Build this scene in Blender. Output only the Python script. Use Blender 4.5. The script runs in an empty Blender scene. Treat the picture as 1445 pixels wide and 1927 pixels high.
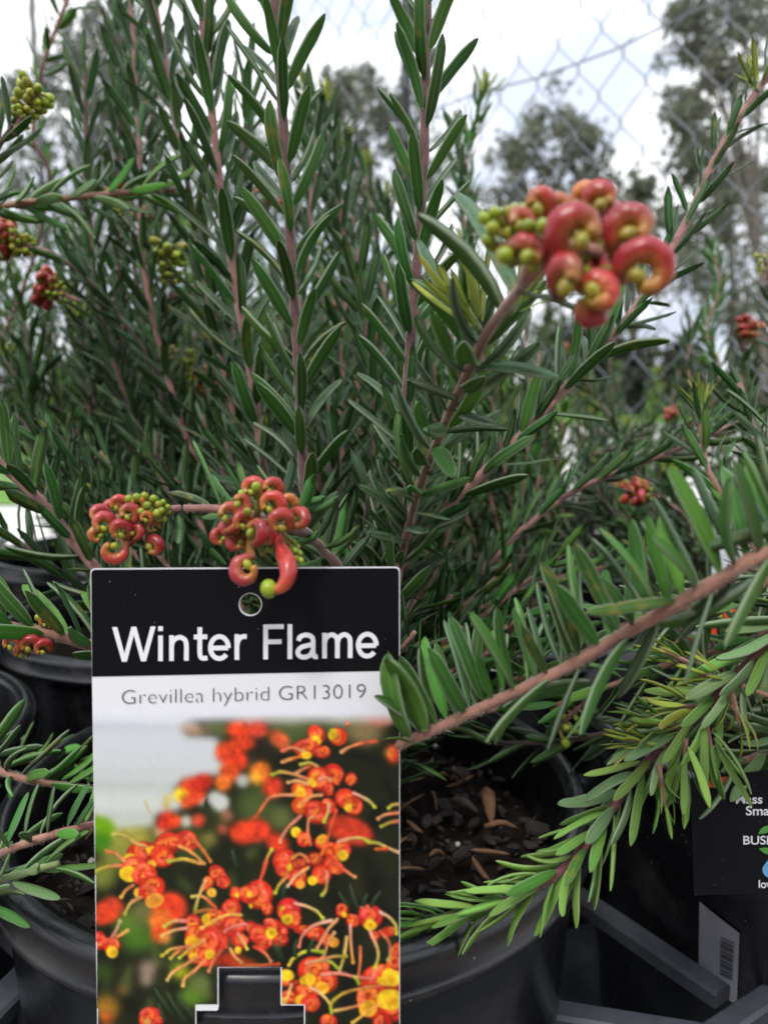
import bpy, math, random
import numpy as np
from mathutils import Vector, Matrix

R = math.radians
rng = random.Random(11)
scene = bpy.context.scene
COL = scene.collection

# ------------------------------------------------------------------ camera
CAM_H = 0.345
PITCH = R(8.0)
FPX = 1450.0
cam_data = bpy.data.cameras.new("camera")
cam = bpy.data.objects.new("camera", cam_data)
COL.objects.link(cam)
cam.location = (0, 0, CAM_H)
cam.rotation_euler = (R(90) - PITCH, 0, 0)
cam_data.sensor_fit = 'HORIZONTAL'
cam_data.sensor_width = 36.0
cam_data.lens = 36.0 * FPX / 1445.0
cam_data.clip_start = 0.01
cam_data.clip_end = 600
cam_data.dof.use_dof = True
cam_data.dof.focus_distance = 0.208
cam_data.dof.aperture_fstop = 18.0
scene.camera = cam

# ------------------------------------------------------------------ sky + sun
SUN_EL, SUN_AZ = R(55), R(205)
world = bpy.data.worlds.new("World")
scene.world = world
world.use_nodes = True
wt = world.node_tree
wt.nodes.clear()


def nd(tree, kind, **kw):
    n = tree.nodes.new(kind)
    for k, v in kw.items():
        if k == 'inp':
            for kk, vv in v.items():
                n.inputs[kk].default_value = vv
        else:
            setattr(n, k, v)
    return n


def lk(tree, a, b):
    tree.links.new(a, b)


w_out = nd(wt, 'ShaderNodeOutputWorld')
w_bg = nd(wt, 'ShaderNodeBackground', inp={'Strength': 0.1})
w_sky = nd(wt, 'ShaderNodeTexSky')
w_sky.sky_type = 'NISHITA'
w_sky.sun_disc = False
w_sky.sun_elevation = SUN_EL
w_sky.sun_rotation = SUN_AZ
w_tc = nd(wt, 'ShaderNodeTexCoord')
w_map = nd(wt, 'ShaderNodeMapping', inp={'Scale': (1.0, 1.0, 2.0), 'Location': (0.3, 0.1, 0.0)})
lk(wt, w_tc.outputs['Generated'], w_map.inputs['Vector'])
w_n1 = nd(wt, 'ShaderNodeTexNoise', inp={'Scale': 3.2, 'Detail': 8.0, 'Roughness': 0.55, 'Distortion': 0.4})
lk(wt, w_map.outputs['Vector'], w_n1.inputs['Vector'])
w_r1 = nd(wt, 'ShaderNodeValToRGB')            # cloud cover: few holes of blue
w_r1.color_ramp.elements[0].position = 0.30
w_r1.color_ramp.elements[0].color = (0, 0, 0, 1)
w_r1.color_ramp.elements[1].position = 0.39
w_r1.color_ramp.elements[1].color = (1, 1, 1, 1)
lk(wt, w_n1.outputs['Fac'], w_r1.inputs['Fac'])
w_n2 = nd(wt, 'ShaderNodeTexNoise', inp={'Scale': 5.0, 'Detail': 6.0, 'Roughness': 0.5})
lk(wt, w_map.outputs['Vector'], w_n2.inputs['Vector'])
w_r2 = nd(wt, 'ShaderNodeValToRGB')            # thick grey-blue cloud bases to thin white cloud
w_r2.color_ramp.elements[0].position = 0.40
w_r2.color_ramp.elements[0].color = (5.8, 6.4, 7.6, 1)
w_r2.color_ramp.elements[1].position = 0.60
w_r2.color_ramp.elements[1].color = (10.6, 10.7, 10.9, 1)
lk(wt, w_n2.outputs['Fac'], w_r2.inputs['Fac'])
w_sep = nd(wt, 'ShaderNodeSeparateXYZ')
lk(wt, w_tc.outputs['Generated'], w_sep.inputs[0])
w_gr = nd(wt, 'ShaderNodeMapRange', inp={'From Min': 0.1, 'From Max': 1.0, 'To Min': 0.95, 'To Max': 1.7})
lk(wt, w_sep.outputs['Z'], w_gr.inputs['Value'])
w_mul = nd(wt, 'ShaderNodeVectorMath', operation='SCALE')
lk(wt, w_r2.outputs['Color'], w_mul.inputs[0])
lk(wt, w_gr.outputs['Result'], w_mul.inputs['Scale'])
w_mix = nd(wt, 'ShaderNodeMix', data_type='RGBA')
lk(wt, w_r1.outputs['Color'], w_mix.inputs['Factor'])
lk(wt, w_sky.outputs['Color'], w_mix.inputs['A'])
lk(wt, w_mul.outputs['Vector'], w_mix.inputs['B'])
lk(wt, w_mix.outputs['Result'], w_bg.inputs['Color'])
lk(wt, w_bg.outputs['Background'], w_out.inputs['Surface'])

sun_data = bpy.data.lights.new("sun", 'SUN')
sun_data.energy = 1.5
sun_data.angle = R(12)
sun_data.color = (1.0, 0.97, 0.92)
sun = bpy.data.objects.new("sun", sun_data)
COL.objects.link(sun)
_sd = Vector((math.sin(SUN_AZ) * math.cos(SUN_EL), math.cos(SUN_AZ) * math.cos(SUN_EL), math.sin(SUN_EL)))
sun.rotation_euler = (-_sd).to_track_quat('-Z', 'Y').to_euler()

scene.view_settings.view_transform = 'Standard'
scene.view_settings.look = 'None'
scene.view_settings.exposure = 0.46
scene.view_settings.gamma = 1.0
scene.render.engine = 'CYCLES'
scene.cycles.max_bounces = 10
scene.cycles.transmission_bounces = 6
scene.cycles.use_denoising = True

# ------------------------------------------------------------------ helpers
CP, SP = math.cos(PITCH), math.sin(PITCH)


def P(px, py, d):
    """The point seen at a photograph pixel at depth d (metres along the optical axis)."""
    x = (px - 722.5) / FPX * d
    y = -(py - 963.5) / FPX * d
    return Vector((x, d * CP + y * SP, CAM_H - d * SP + y * CP))


def project(v):
    dy, dz = v[1], v[2] - CAM_H
    d = dy * CP - dz * SP
    y = dy * SP + dz * CP
    if d < 1e-4:
        return (-9999, -9999, d)
    return (722.5 + v[0] / d * FPX, 963.5 - y / d * FPX, d)


def on_z(px, py, z):
    a, b = P(px, py, 0.1), P(px, py, 0.2)
    t = (z - a.z) / (b.z - a.z)
    return a + (b - a) * t


CAM_R = Vector((1, 0, 0))
CAM_U = Vector((0, SP, CP))
CAM_B = Vector((0, -CP, SP))          # towards the camera


def link(o, parent=None):
    COL.objects.link(o)
    if parent is not None:
        o.parent = parent
    return o


def tag(o, label=None, cat=None, group=None, kind=None):
    if label:
        o['label'] = label
    if cat:
        o['category'] = cat
    if group:
        o['group'] = group
    if kind:
        o['kind'] = kind
    return o


def empty(name, loc, label=None, cat=None, group=None, kind=None):
    o = bpy.data.objects.new(name, None)
    o.empty_display_size = 0.02
    o.location = loc
    COL.objects.link(o)
    return tag(o, label, cat, group, kind)


def mesh_obj(name, verts, faces, mat, parent=None, smooth=True, mats=None, midx=None, origin=None):
    me = bpy.data.meshes.new(name)
    if origin is not None:
        verts = [Vector(v) - origin for v in verts]
    me.from_pydata([tuple(v) for v in verts], [], faces)
    if mats:
        for m in mats:
            me.materials.append(m)
        me.polygons.foreach_set('material_index', midx)
    elif mat:
        me.materials.append(mat)
    if smooth:
        me.polygons.foreach_set('use_smooth', [True] * len(me.polygons))
    me.update()
    o = bpy.data.objects.new(name, me)
    return link(o, parent)


def catmull(pts, n):
    pts = [Vector(p) for p in pts]
    if len(pts) < 3:
        return [pts[0].lerp(pts[-1], i / (n - 1)) for i in range(n)]
    seg = len(pts) - 1
    out = []
    for i in range(n):
        u = i / (n - 1) * seg
        k = min(int(u), seg - 1)
        t = u - k
        p1, p2 = pts[k], pts[k + 1]
        p0 = pts[k - 1] if k > 0 else p1 * 2 - p2
        p3 = pts[k + 2] if k + 2 <= seg else p2 * 2 - p1
        out.append(0.5 * ((2 * p1) + (p2 - p0) * t + (2 * p0 - 5 * p1 + 4 * p2 - p3) * t * t + (3 * p1 - p0 - 3 * p2 + p3) * t ** 3))
    return out


def tube(pts, radii, sides=7, cap=True):
    """Sweep; returns verts, faces."""
    n = len(pts)
    V, F = [], []
    T = [(pts[min(i + 1, n - 1)] - pts[max(i - 1, 0)]).normalized() for i in range(n)]
    ref = Vector((0, 0, 1)) if abs(T[0].z) < 0.9 else Vector((1, 0, 0))
    N = (ref - T[0] * ref.dot(T[0])).normalized()
    for i in range(n):
        N = (N - T[i] * N.dot(T[i]))
        if N.length < 1e-6:
            N = T[i].orthogonal()
        N.normalize()
        B = T[i].cross(N)
        for k in range(sides):
            a = 2 * math.pi * k / sides
            V.append(pts[i] + (N * math.cos(a) + B * math.sin(a)) * radii[i])
    for i in range(n - 1):
        for k in range(sides):
            k2 = (k + 1) % sides
            F.append((i * sides + k, i * sides + k2, (i + 1) * sides + k2, (i + 1) * sides + k))
    if cap:
        F.append(tuple(range(sides - 1, -1, -1)))
        F.append(tuple((n - 1) * sides + k for k in range(sides)))
    return V, F


def box(c, ax, ay, az):
    """Box about c with half-extent vectors."""
    V = []
    for sx in (-1, 1):
        for sy in (-1, 1):
            for sz in (-1, 1):
                V.append(c + ax * sx + ay * sy + az * sz)
    F = [(0, 1, 3, 2), (4, 6, 7, 5), (0, 4, 5, 1), (2, 3, 7, 6), (0, 2, 6, 4), (1, 5, 7, 3)]
    return V, F


def lathe(profile, seg=72, cx=0, cy=0, z0=0):
    V, F = [], []
    n = len(profile)
    for s in range(seg):
        a = 2 * math.pi * s / seg
        for r, z in profile:
            V.append(Vector((cx + r * math.cos(a), cy + r * math.sin(a), z0 + z)))
    for s in range(seg):
        s2 = (s + 1) % seg
        for i in range(n - 1):
            F.append((s * n + i, s2 * n + i, s2 * n + i + 1, s * n + i + 1))
    return V, F


# ------------------------------------------------------------------ materials
def new_mat(name):
    m = bpy.data.materials.new(name)
    m.use_nodes = True
    t = m.node_tree
    t.nodes.clear()
    out = nd(t, 'ShaderNodeOutputMaterial')
    return m, t, out


def simple(name, col, rough=0.6, spec=0.4, noise=None, bump=0.0, bscale=200.0, metallic=0.0, coat=0.0, sheen=0.0):
    """noise = (colour 2, scale)"""
    m, t, out = new_mat(name)
    b = nd(t, 'ShaderNodeBsdfPrincipled', inp={'Roughness': rough, 'Specular IOR Level': spec, 'Metallic': metallic,
                                               'Coat Weight': coat, 'Sheen Weight': sheen})
    b.inputs['Base Color'].default_value = (*col, 1)
    tc = nd(t, 'ShaderNodeTexCoord')
    if noise:
        n = nd(t, 'ShaderNodeTexNoise', inp={'Scale': noise[1], 'Detail': 5.0, 'Roughness': 0.6})
        lk(t, tc.outputs['Object'], n.inputs['Vector'])
        r = nd(t, 'ShaderNodeValToRGB')
        r.color_ramp.elements[0].position = 0.35
        r.color_ramp.elements[0].color = (*col, 1)
        r.color_ramp.elements[1].position = 0.68
        r.color_ramp.elements[1].color = (*noise[0], 1)
        lk(t, n.outputs['Fac'], r.inputs['Fac'])
        lk(t, r.outputs['Color'], b.inputs['Base Color'])
    if bump:
        n2 = nd(t, 'ShaderNodeTexNoise', inp={'Scale': bscale, 'Detail': 4.0})
        lk(t, tc.outputs['Object'], n2.inputs['Vector'])
        bp = nd(t, 'ShaderNodeBump', inp={'Strength': bump, 'Distance': 0.3 / bscale})
        lk(t, n2.outputs['Fac'], bp.inputs['Height'])
        lk(t, bp.outputs['Normal'], b.inputs['Normal'])
    lk(t, b.outputs['BSDF'], out.inputs['Surface'])
    return m


def leaf_material(name, top, bottom, hair, edge, trans, hair_amt=0.5, tip=None):
    m, t, out = new_mat(name)
    at = nd(t, 'ShaderNodeAttribute', attribute_name='lp')
    sep = nd(t, 'ShaderNodeSeparateXYZ')
    lk(t, at.outputs['Vector'], sep.inputs[0])
    oi = nd(t, 'ShaderNodeObjectInfo')
    geo = nd(t, 'ShaderNodeNewGeometry')
    rnd = nd(t, 'ShaderNodeMath', operation='ADD')
    lk(t, oi.outputs['Random'], rnd.inputs[0])
    lk(t, geo.outputs['Random Per Island'], rnd.inputs[1])
    fr = nd(t, 'ShaderNodeMath', operation='FRACT')
    lk(t, rnd.outputs[0], fr.inputs[0])
    # base colour by side
    mx = nd(t, 'ShaderNodeMix', data_type='RGBA')
    mx.inputs['A'].default_value = (*top, 1)
    mx.inputs['B'].default_value = (*bottom, 1)
    lk(t, sep.outputs['Z'], mx.inputs['Factor'])
    hsv = nd(t, 'ShaderNodeHueSaturation')
    mr = nd(t, 'ShaderNodeMapRange', inp={'To Min': 0.68, 'To Max': 1.5})
    lk(t, fr.outputs[0], mr.inputs['Value'])
    lk(t, mr.outputs['Result'], hsv.inputs['Value'])
    fr2 = nd(t, 'ShaderNodeMath', operation='MULTIPLY', inp={1: 7.31})
    lk(t, fr.outputs[0], fr2.inputs[0])
    fr3 = nd(t, 'ShaderNodeMath', operation='FRACT')
    lk(t, fr2.outputs[0], fr3.inputs[0])
    mr2 = nd(t, 'ShaderNodeMapRange', inp={'To Min': 0.475, 'To Max': 0.515})
    lk(t, fr3.outputs[0], mr2.inputs['Value'])
    lk(t, mr2.outputs['Result'], hsv.inputs['Hue'])
    lk(t, mx.outputs['Result'], hsv.inputs['Color'])
    # silky hairs: fine streaks along the blade
    vm = nd(t, 'ShaderNodeVectorMath', operation='MULTIPLY')
    vm.inputs[1].default_value = (5.0, 22.0, 3.0)
    lk(t, at.outputs['Vector'], vm.inputs[0])
    va = nd(t, 'ShaderNodeVectorMath', operation='ADD')
    cmb = nd(t, 'ShaderNodeCombineXYZ')
    sc = nd(t, 'ShaderNodeMath', operation='MULTIPLY', inp={1: 40.0})
    lk(t, fr.outputs[0], sc.inputs[0])
    lk(t, sc.outputs[0], cmb.inputs['Z'])
    lk(t, vm.outputs['Vector'], va.inputs[0])
    lk(t, cmb.outputs['Vector'], va.inputs[1])
    nz = nd(t, 'ShaderNodeTexNoise', inp={'Scale': 1.6, 'Detail': 6.0, 'Roughness': 0.75})
    lk(t, va.outputs['Vector'], nz.inputs['Vector'])
    hr = nd(t, 'ShaderNodeMapRange', inp={'From Min': 0.46, 'From Max': 0.72, 'To Min': 0.0, 'To Max': hair_amt})
    lk(t, nz.outputs['Fac'], hr.inputs['Value'])
    side = nd(t, 'ShaderNodeMapRange', inp={'To Min': 1.0, 'To Max': 0.22})
    lk(t, sep.outputs['Z'], side.inputs['Value'])
    hm = nd(t, 'ShaderNodeMath', operation='MULTIPLY')
    lk(t, hr.outputs['Result'], hm.inputs[0])
    lk(t, side.outputs['Result'], hm.inputs[1])
    mh = nd(t, 'ShaderNodeMix', data_type='RGBA')
    lk(t, hm.outputs[0], mh.inputs['Factor'])
    lk(t, hsv.outputs['Color'], mh.inputs['A'])
    mh.inputs['B'].default_value = (*hair, 1)
    # pale rolled edge + midrib
    ab = nd(t, 'ShaderNodeMath', operation='ABSOLUTE')
    lk(t, sep.outputs['X'], ab.inputs[0])
    er = nd(t, 'ShaderNodeMapRange', inp={'From Min': 0.70, 'From Max': 0.95, 'To Min': 0.0, 'To Max': 0.7})
    lk(t, ab.outputs[0], er.inputs['Value'])
    mr3 = nd(t, 'ShaderNodeMapRange', inp={'From Min': 0.0, 'From Max': 0.13, 'To Min': 0.28, 'To Max': 0.0})
    lk(t, ab.outputs[0], mr3.inputs['Value'])
    ea = nd(t, 'ShaderNodeMath', operation='ADD')
    lk(t, er.outputs['Result'], ea.inputs[0])
    lk(t, mr3.outputs['Result'], ea.inputs[1])
    me_ = nd(t, 'ShaderNodeMix', data_type='RGBA')
    lk(t, ea.outputs[0], me_.inputs['Factor'])
    lk(t, mh.outputs['Result'], me_.inputs['A'])
    me_.inputs['B'].default_value = (*edge, 1)
    last = me_.outputs['Result']
    fr4 = nd(t, 'ShaderNodeMath', operation='MULTIPLY', inp={1: 23.7})
    lk(t, fr.outputs[0], fr4.inputs[0])
    fr5 = nd(t, 'ShaderNodeMath', operation='FRACT')
    lk(t, fr4.outputs[0], fr5.inputs[0])
    odd = nd(t, 'ShaderNodeMapRange', inp={'From Min': 0.80, 'From Max': 0.90, 'To Min': 0.0, 'To Max': 1.0})
    lk(t, fr5.outputs[0], odd.inputs['Value'])
    v5 = nd(t, 'ShaderNodeVectorMath', operation='MULTIPLY')
    v5.inputs[1].default_value = (0.9, 5.0, 2.0)
    lk(t, at.outputs['Vector'], v5.inputs[0])
    v6 = nd(t, 'ShaderNodeVectorMath', operation='ADD')
    lk(t, v5.outputs['Vector'], v6.inputs[0])
    lk(t, cmb.outputs['Vector'], v6.inputs[1])
    n5 = nd(t, 'ShaderNodeTexNoise', inp={'Scale': 1.0, 'Detail': 4.0})
    lk(t, v6.outputs['Vector'], n5.inputs['Vector'])
    b5 = nd(t, 'ShaderNodeMapRange', inp={'From Min': 0.52, 'From Max': 0.66, 'To Min': 0.0, 'To Max': 0.75})
    lk(t, n5.outputs['Fac'], b5.inputs['Value'])
    o5 = nd(t, 'ShaderNodeMath', operation='MULTIPLY')
    lk(t, odd.outputs['Result'], o5.inputs[0])
    lk(t, b5.outputs['Result'], o5.inputs[1])
    m5 = nd(t, 'ShaderNodeMix', data_type='RGBA')
    lk(t, o5.outputs[0], m5.inputs['Factor'])
    lk(t, last, m5.inputs['A'])
    m5.inputs['B'].default_value = (0.30, 0.24, 0.04, 1)
    last = m5.outputs['Result']
    if tip:
        tr = nd(t, 'ShaderNodeMapRange', inp={'From Min': 0.45, 'From Max': 1.0, 'To Min': 0.0, 'To Max': 0.55})
        lk(t, sep.outputs['Y'], tr.inputs['Value'])
        mt = nd(t, 'ShaderNodeMix', data_type='RGBA')
        lk(t, tr.outputs['Result'], mt.inputs['Factor'])
        lk(t, last, mt.inputs['A'])
        mt.inputs['B'].default_value = (*tip, 1)
        last = mt.outputs['Result']
    b = nd(t, 'ShaderNodeBsdfPrincipled', inp={'Roughness': 0.48, 'Specular IOR Level': 0.30, 'Sheen Weight': 0.03, 'Sheen Roughness': 0.4})
    lk(t, last, b.inputs['Base Color'])
    bp = nd(t, 'ShaderNodeBump', inp={'Strength': 0.35, 'Distance': 0.0006})
    lk(t, nz.outputs['Fac'], bp.inputs['Height'])
    lk(t, bp.outputs['Normal'], b.inputs['Normal'])
    tl = nd(t, 'ShaderNodeBsdfTranslucent')
    tcol = nd(t, 'ShaderNodeMix', data_type='RGBA', inp={'Factor': 0.5})
    lk(t, last, tcol.inputs['A'])
    tcol.inputs['B'].default_value = (0.18, 0.36, 0.03, 1)
    lk(t, tcol.outputs['Result'], tl.inputs['Color'])
    ms = nd(t, 'ShaderNodeMixShader', inp={'Fac': trans})
    lk(t, b.outputs['BSDF'], ms.inputs[1])
    lk(t, tl.outputs['BSDF'], ms.inputs[2])
    lk(t, ms.outputs['Shader'], out.inputs['Surface'])
    return m


M_LEAF = {
    'mature': leaf_material('grevillea_leaf', (0.025, 0.072, 0.021), (0.042, 0.152, 0.020), (0.31, 0.38, 0.28), (0.38, 0.47, 0.31), 0.27, 0.40),
    'fresh': leaf_material('grevillea_fresh_leaf', (0.050, 0.175, 0.024), (0.084, 0.270, 0.030), (0.30, 0.38, 0.28), (0.30, 0.44, 0.22), 0.30, 0.38),
    'pale': leaf_material('grevillea_pale_leaf', (0.090, 0.190, 0.060), (0.17, 0.30, 0.115), (0.34, 0.42, 0.30), (0.42, 0.52, 0.34), 0.30, 0.25),
    'bright': leaf_material('grevillea_bright_leaf', (0.130, 0.310, 0.036), (0.20, 0.40, 0.065), (0.34, 0.44, 0.24), (0.42, 0.55, 0.24), 0.32, 0.2),
    'young': leaf_material('grevillea_young_leaf', (0.30, 0.42, 0.045), (0.40, 0.50, 0.075), (0.42, 0.44, 0.2), (0.46, 0.48, 0.2), 0.35, 0.2, tip=(0.46, 0.36, 0.06)),
    'grey': leaf_material('grevillea_grey_leaf', (0.044, 0.112, 0.042), (0.066, 0.175, 0.052), (0.32, 0.39, 0.30), (0.30, 0.39, 0.27), 0.22, 0.42),
}
STYLES = list(M_LEAF)


def stem_material(name, col, col2, hair):
    m, t, out = new_mat(name)
    tc = nd(t, 'ShaderNodeTexCoord')
    n = nd(t, 'ShaderNodeTexNoise', inp={'Scale': 260.0, 'Detail': 4.0})
    lk(t, tc.outputs['Object'], n.inputs['Vector'])
    r = nd(t, 'ShaderNodeValToRGB')
    r.color_ramp.elements[0].position = 0.32
    r.color_ramp.elements[0].color = (*col, 1)
    r.color_ramp.elements[1].position = 0.66
    r.color_ramp.elements[1].color = (*col2, 1)
    lk(t, n.outputs['Fac'], r.inputs['Fac'])
    n2 = nd(t, 'ShaderNodeTexNoise', inp={'Scale': 2600.0, 'Detail': 2.0})
    lk(t, tc.outputs['Object'], n2.inputs['Vector'])
    mr = nd(t, 'ShaderNodeMapRange', inp={'From Min': 0.54, 'From Max': 0.72, 'To Min': 0.0, 'To Max': 0.28})
    lk(t, n2.outputs['Fac'], mr.inputs['Value'])
    mx = nd(t, 'ShaderNodeMix', data_type='RGBA')
    lk(t, mr.outputs['Result'], mx.inputs['Factor'])
    lk(t, r.outputs['Color'], mx.inputs['A'])
    mx.inputs['B'].default_value = (*hair, 1)
    b = nd(t, 'ShaderNodeBsdfPrincipled', inp={'Roughness': 0.65, 'Specular IOR Level': 0.3, 'Sheen Weight': 0.35})
    lk(t, mx.outputs['Result'], b.inputs['Base Color'])
    bp = nd(t, 'ShaderNodeBump', inp={'Strength': 0.5, 'Distance': 0.0003})
    lk(t, n2.outputs['Fac'], bp.inputs['Height'])
    lk(t, bp.outputs['Normal'], b.inputs['Normal'])
    lk(t, b.outputs['BSDF'], out.inputs['Surface'])
    return m


M_STEM = {
    'plum': stem_material('plum_stem', (0.085, 0.030, 0.033), (0.155, 0.062, 0.060), (0.42, 0.30, 0.28)),
    'pink': stem_material('pink_stem', (0.22, 0.092, 0.080), (0.33, 0.155, 0.13), (0.55, 0.40, 0.34)),
    'rust': stem_material('rust_stem', (0.20, 0.085, 0.058), (0.36, 0.175, 0.125), (0.55, 0.42, 0.30)),
    'red': stem_material('red_stem', (0.17, 0.040, 0.055), (0.25, 0.070, 0.080), (0.45, 0.28, 0.26)),
    'brown': stem_material('brown_stem', (0.060, 0.035, 0.027), (0.12, 0.075, 0.058), (0.30, 0.22, 0.18)),
    'green': stem_material('green_stem', (0.13, 0.20, 0.06), (0.22, 0.28, 0.10), (0.42, 0.45, 0.3)),
}
M_HAIR = simple('stem_hair', (0.55, 0.46, 0.40), 0.6, 0.3)


def flower_material():
    m, t, out = new_mat('grevillea_flower')
    at = nd(t, 'ShaderNodeAttribute', attribute_name='Col')
    oi = nd(t, 'ShaderNodeObjectInfo')
    hsv = nd(t, 'ShaderNodeHueSaturation')
    mr = nd(t, 'ShaderNodeMapRange', inp={'To Min': 0.8, 'To Max': 1.25})
    lk(t, oi.outputs['Random'], mr.inputs['Value'])
    lk(t, mr.outputs['Result'], hsv.inputs['Value'])
    lk(t, at.outputs['Color'], hsv.inputs['Color'])
    tc = nd(t, 'ShaderNodeTexCoord')
    n = nd(t, 'ShaderNodeTexNoise', inp={'Scale': 420.0, 'Detail': 4.0})
    lk(t, tc.outputs['Object'], n.inputs['Vector'])
    mx = nd(t, 'ShaderNodeMix', data_type='RGBA', blend_type='MULTIPLY', inp={'Factor': 0.55})
    rp = nd(t, 'ShaderNodeValToRGB')
    rp.color_ramp.elements[0].position = 0.3
    rp.color_ramp.elements[0].color = (0.55, 0.5, 0.5, 1)
    rp.color_ramp.elements[1].position = 0.7
    rp.color_ramp.elements[1].color = (1.2, 1.25, 1.2, 1)
    lk(t, n.outputs['Fac'], rp.inputs['Fac'])
    lk(t, hsv.outputs['Color'], mx.inputs['A'])
    lk(t, rp.outputs['Color'], mx.inputs['B'])
    b = nd(t, 'ShaderNodeBsdfPrincipled', inp={'Roughness': 0.29, 'Specular IOR Level': 0.5, 'Sheen Weight': 0.05,
                                               'Subsurface Weight': 0.08, 'Subsurface Scale': 0.001})
    lk(t, mx.outputs['Result'], b.inputs['Base Color'])
    bp = nd(t, 'ShaderNodeBump', inp={'Strength': 0.15, 'Distance': 0.0004})
    lk(t, n.outputs['Fac'], bp.inputs['Height'])
    lk(t, bp.outputs['Normal'], b.inputs['Normal'])
    lk(t, b.outputs['BSDF'], out.inputs['Surface'])
    return m


M_FLOWER = flower_material()


def plastic_material():
    m, t, out = new_mat('black_pot_plastic')
    tc = nd(t, 'ShaderNodeTexCoord')
    n = nd(t, 'ShaderNodeTexNoise', inp={'Scale': 35.0, 'Detail': 8.0, 'Roughness': 0.7})
    lk(t, tc.outputs['Object'], n.inputs['Vector'])
    mr = nd(t, 'ShaderNodeMapRange', inp={'From Min': 0.35, 'From Max': 0.7, 'To Min': 0.20, 'To Max': 0.36})
    lk(t, n.outputs['Fac'], mr.inputs['Value'])
    v = nd(t, 'ShaderNodeTexVoronoi', inp={'Scale': 420.0})
    v.feature = 'F1'
    lk(t, tc.outputs['Object'], v.inputs['Vector'])
    n3 = nd(t, 'ShaderNodeTexNoise', inp={'Scale': 60.0, 'Detail': 3.0})
    lk(t, tc.outputs['Object'], n3.inputs['Vector'])
    c1 = nd(t, 'ShaderNodeMath', operation='LESS_THAN', inp={1: 0.12})
    lk(t, v.outputs['Distance'], c1.inputs[0])
    c2 = nd(t, 'ShaderNodeMath', operation='GREATER_THAN', inp={1: 0.6})
    lk(t, n3.outputs['Fac'], c2.inputs[0])
    c3 = nd(t, 'ShaderNodeMath', operation='MULTIPLY')
    lk(t, c1.outputs[0], c3.inputs[0])
    lk(t, c2.outputs[0], c3.inputs[1])
    dust = nd(t, 'ShaderNodeMapRange', inp={'From Min': 0.52, 'From Max': 0.78, 'To Min': 0.0, 'To Max': 0.22})
    lk(t, n.outputs['Fac'], dust.inputs['Value'])
    ad = nd(t, 'ShaderNodeMath', operation='ADD', use_clamp=True)
    lk(t, c3.outputs[0], ad.inputs[0])
    lk(t, dust.outputs['Result'], ad.inputs[1])
    mx = nd(t, 'ShaderNodeMix', data_type='RGBA')
    mx.inputs['A'].default_value = (0.0068, 0.0073, 0.0092, 1)
    mx.inputs['B'].default_value = (0.16, 0.14, 0.12, 1)
    lk(t, ad.outputs[0], mx.inputs['Factor'])
    b = nd(t, 'ShaderNodeBsdfPrincipled', inp={'Specular IOR Level': 0.55})
    lk(t, mx.outputs['Result'], b.inputs['Base Color'])
    lk(t, mr.outputs['Result'], b.inputs['Roughness'])
    bp = nd(t, 'ShaderNodeBump', inp={'Strength': 0.08, 'Distance': 0.002})
    lk(t, n.outputs['Fac'], bp.inputs['Height'])
    lk(t, bp.outputs['Normal'], b.inputs['Normal'])
    lk(t, b.outputs['BSDF'], out.inputs['Surface'])
    return m


M_POT = plastic_material()
M_TRAY = simple('tray_plastic', (0.038, 0.043, 0.055), 0.42, 0.5, noise=((0.085, 0.09, 0.104), 40.0), bump=0.2, bscale=300)
M_BEAD = simple('fertiliser_bead', (0.42, 0.38, 0.28), 0.4, 0.4, noise=((0.55, 0.5, 0.4), 300.0))
M_DEADLEAF = simple('dead_leaf', (0.13, 0.065, 0.035), 0.8, 0.2, noise=((0.24, 0.14, 0.08), 260.0))
M_SOIL = simple('potting_soil', (0.006, 0.0045, 0.0035), 0.95, 0.1, noise=((0.018, 0.013, 0.010), 180.0), bump=1.0, bscale=500)
M_BARK = [simple('dark_bark', (0.017, 0.014, 0.013), 0.8, 0.3, noise=((0.036, 0.029, 0.026), 300.0), bump=0.6, bscale=700),
          simple('brown_bark', (0.026, 0.019, 0.016), 0.8, 0.3, noise=((0.060, 0.046, 0.038), 260.0), bump=0.6, bscale=700),
          simple('tan_bark', (0.13, 0.065, 0.035), 0.85, 0.2, noise=((0.2, 0.11, 0.06), 260.0), bump=0.4, bscale=700)]
M_WIRE = simple('galvanised_wire', (0.15, 0.17, 0.20), 0.5, 0.4, noise=((0.24, 0.26, 0.30), 90.0))
M_POST = simple('dark_steel_post', (0.02, 0.021, 0.024), 0.6, 0.4, noise=((0.05, 0.045, 0.04), 30.0))

# ------------------------------------------------------------------ ground, lawn, hill
M_GROUND = simple('pale_concrete', (0.50, 0.48, 0.45), 0.9, 0.2, noise=((0.62, 0.60, 0.57), 1.5), bump=0.3, bscale=60)
M_GRAVEL = simple('brown_gravel', (0.13, 0.085, 0.06), 0.95, 0.2, noise=((0.36, 0.29, 0.24), 70.0), bump=1.0, bscale=90)
M_LAWN = simple('mown_lawn', (0.10, 0.21, 0.035), 0.9, 0.2, noise=((0.17, 0.30, 0.06), 2.0), bump=0.6, bscale=40)


def sheet(name, pts, mat, kind='structure'):
    o = mesh_obj(name, [Vector(p) for p in pts], [tuple(range(len(pts)))], mat, smooth=False)
    o['kind'] = kind
    return o


sheet('ground', [(-250, -60, 0), (250, -60, 0), (250, 400, 0), (-250, 400, 0)], M_GROUND)
sheet('gravel_bed', [(-2.2, -1.5, 0.004), (1.4, -1.5, 0.004), (1.4, 1.25, 0.004), (-2.2, 1.25, 0.004)], M_GRAVEL)
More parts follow.
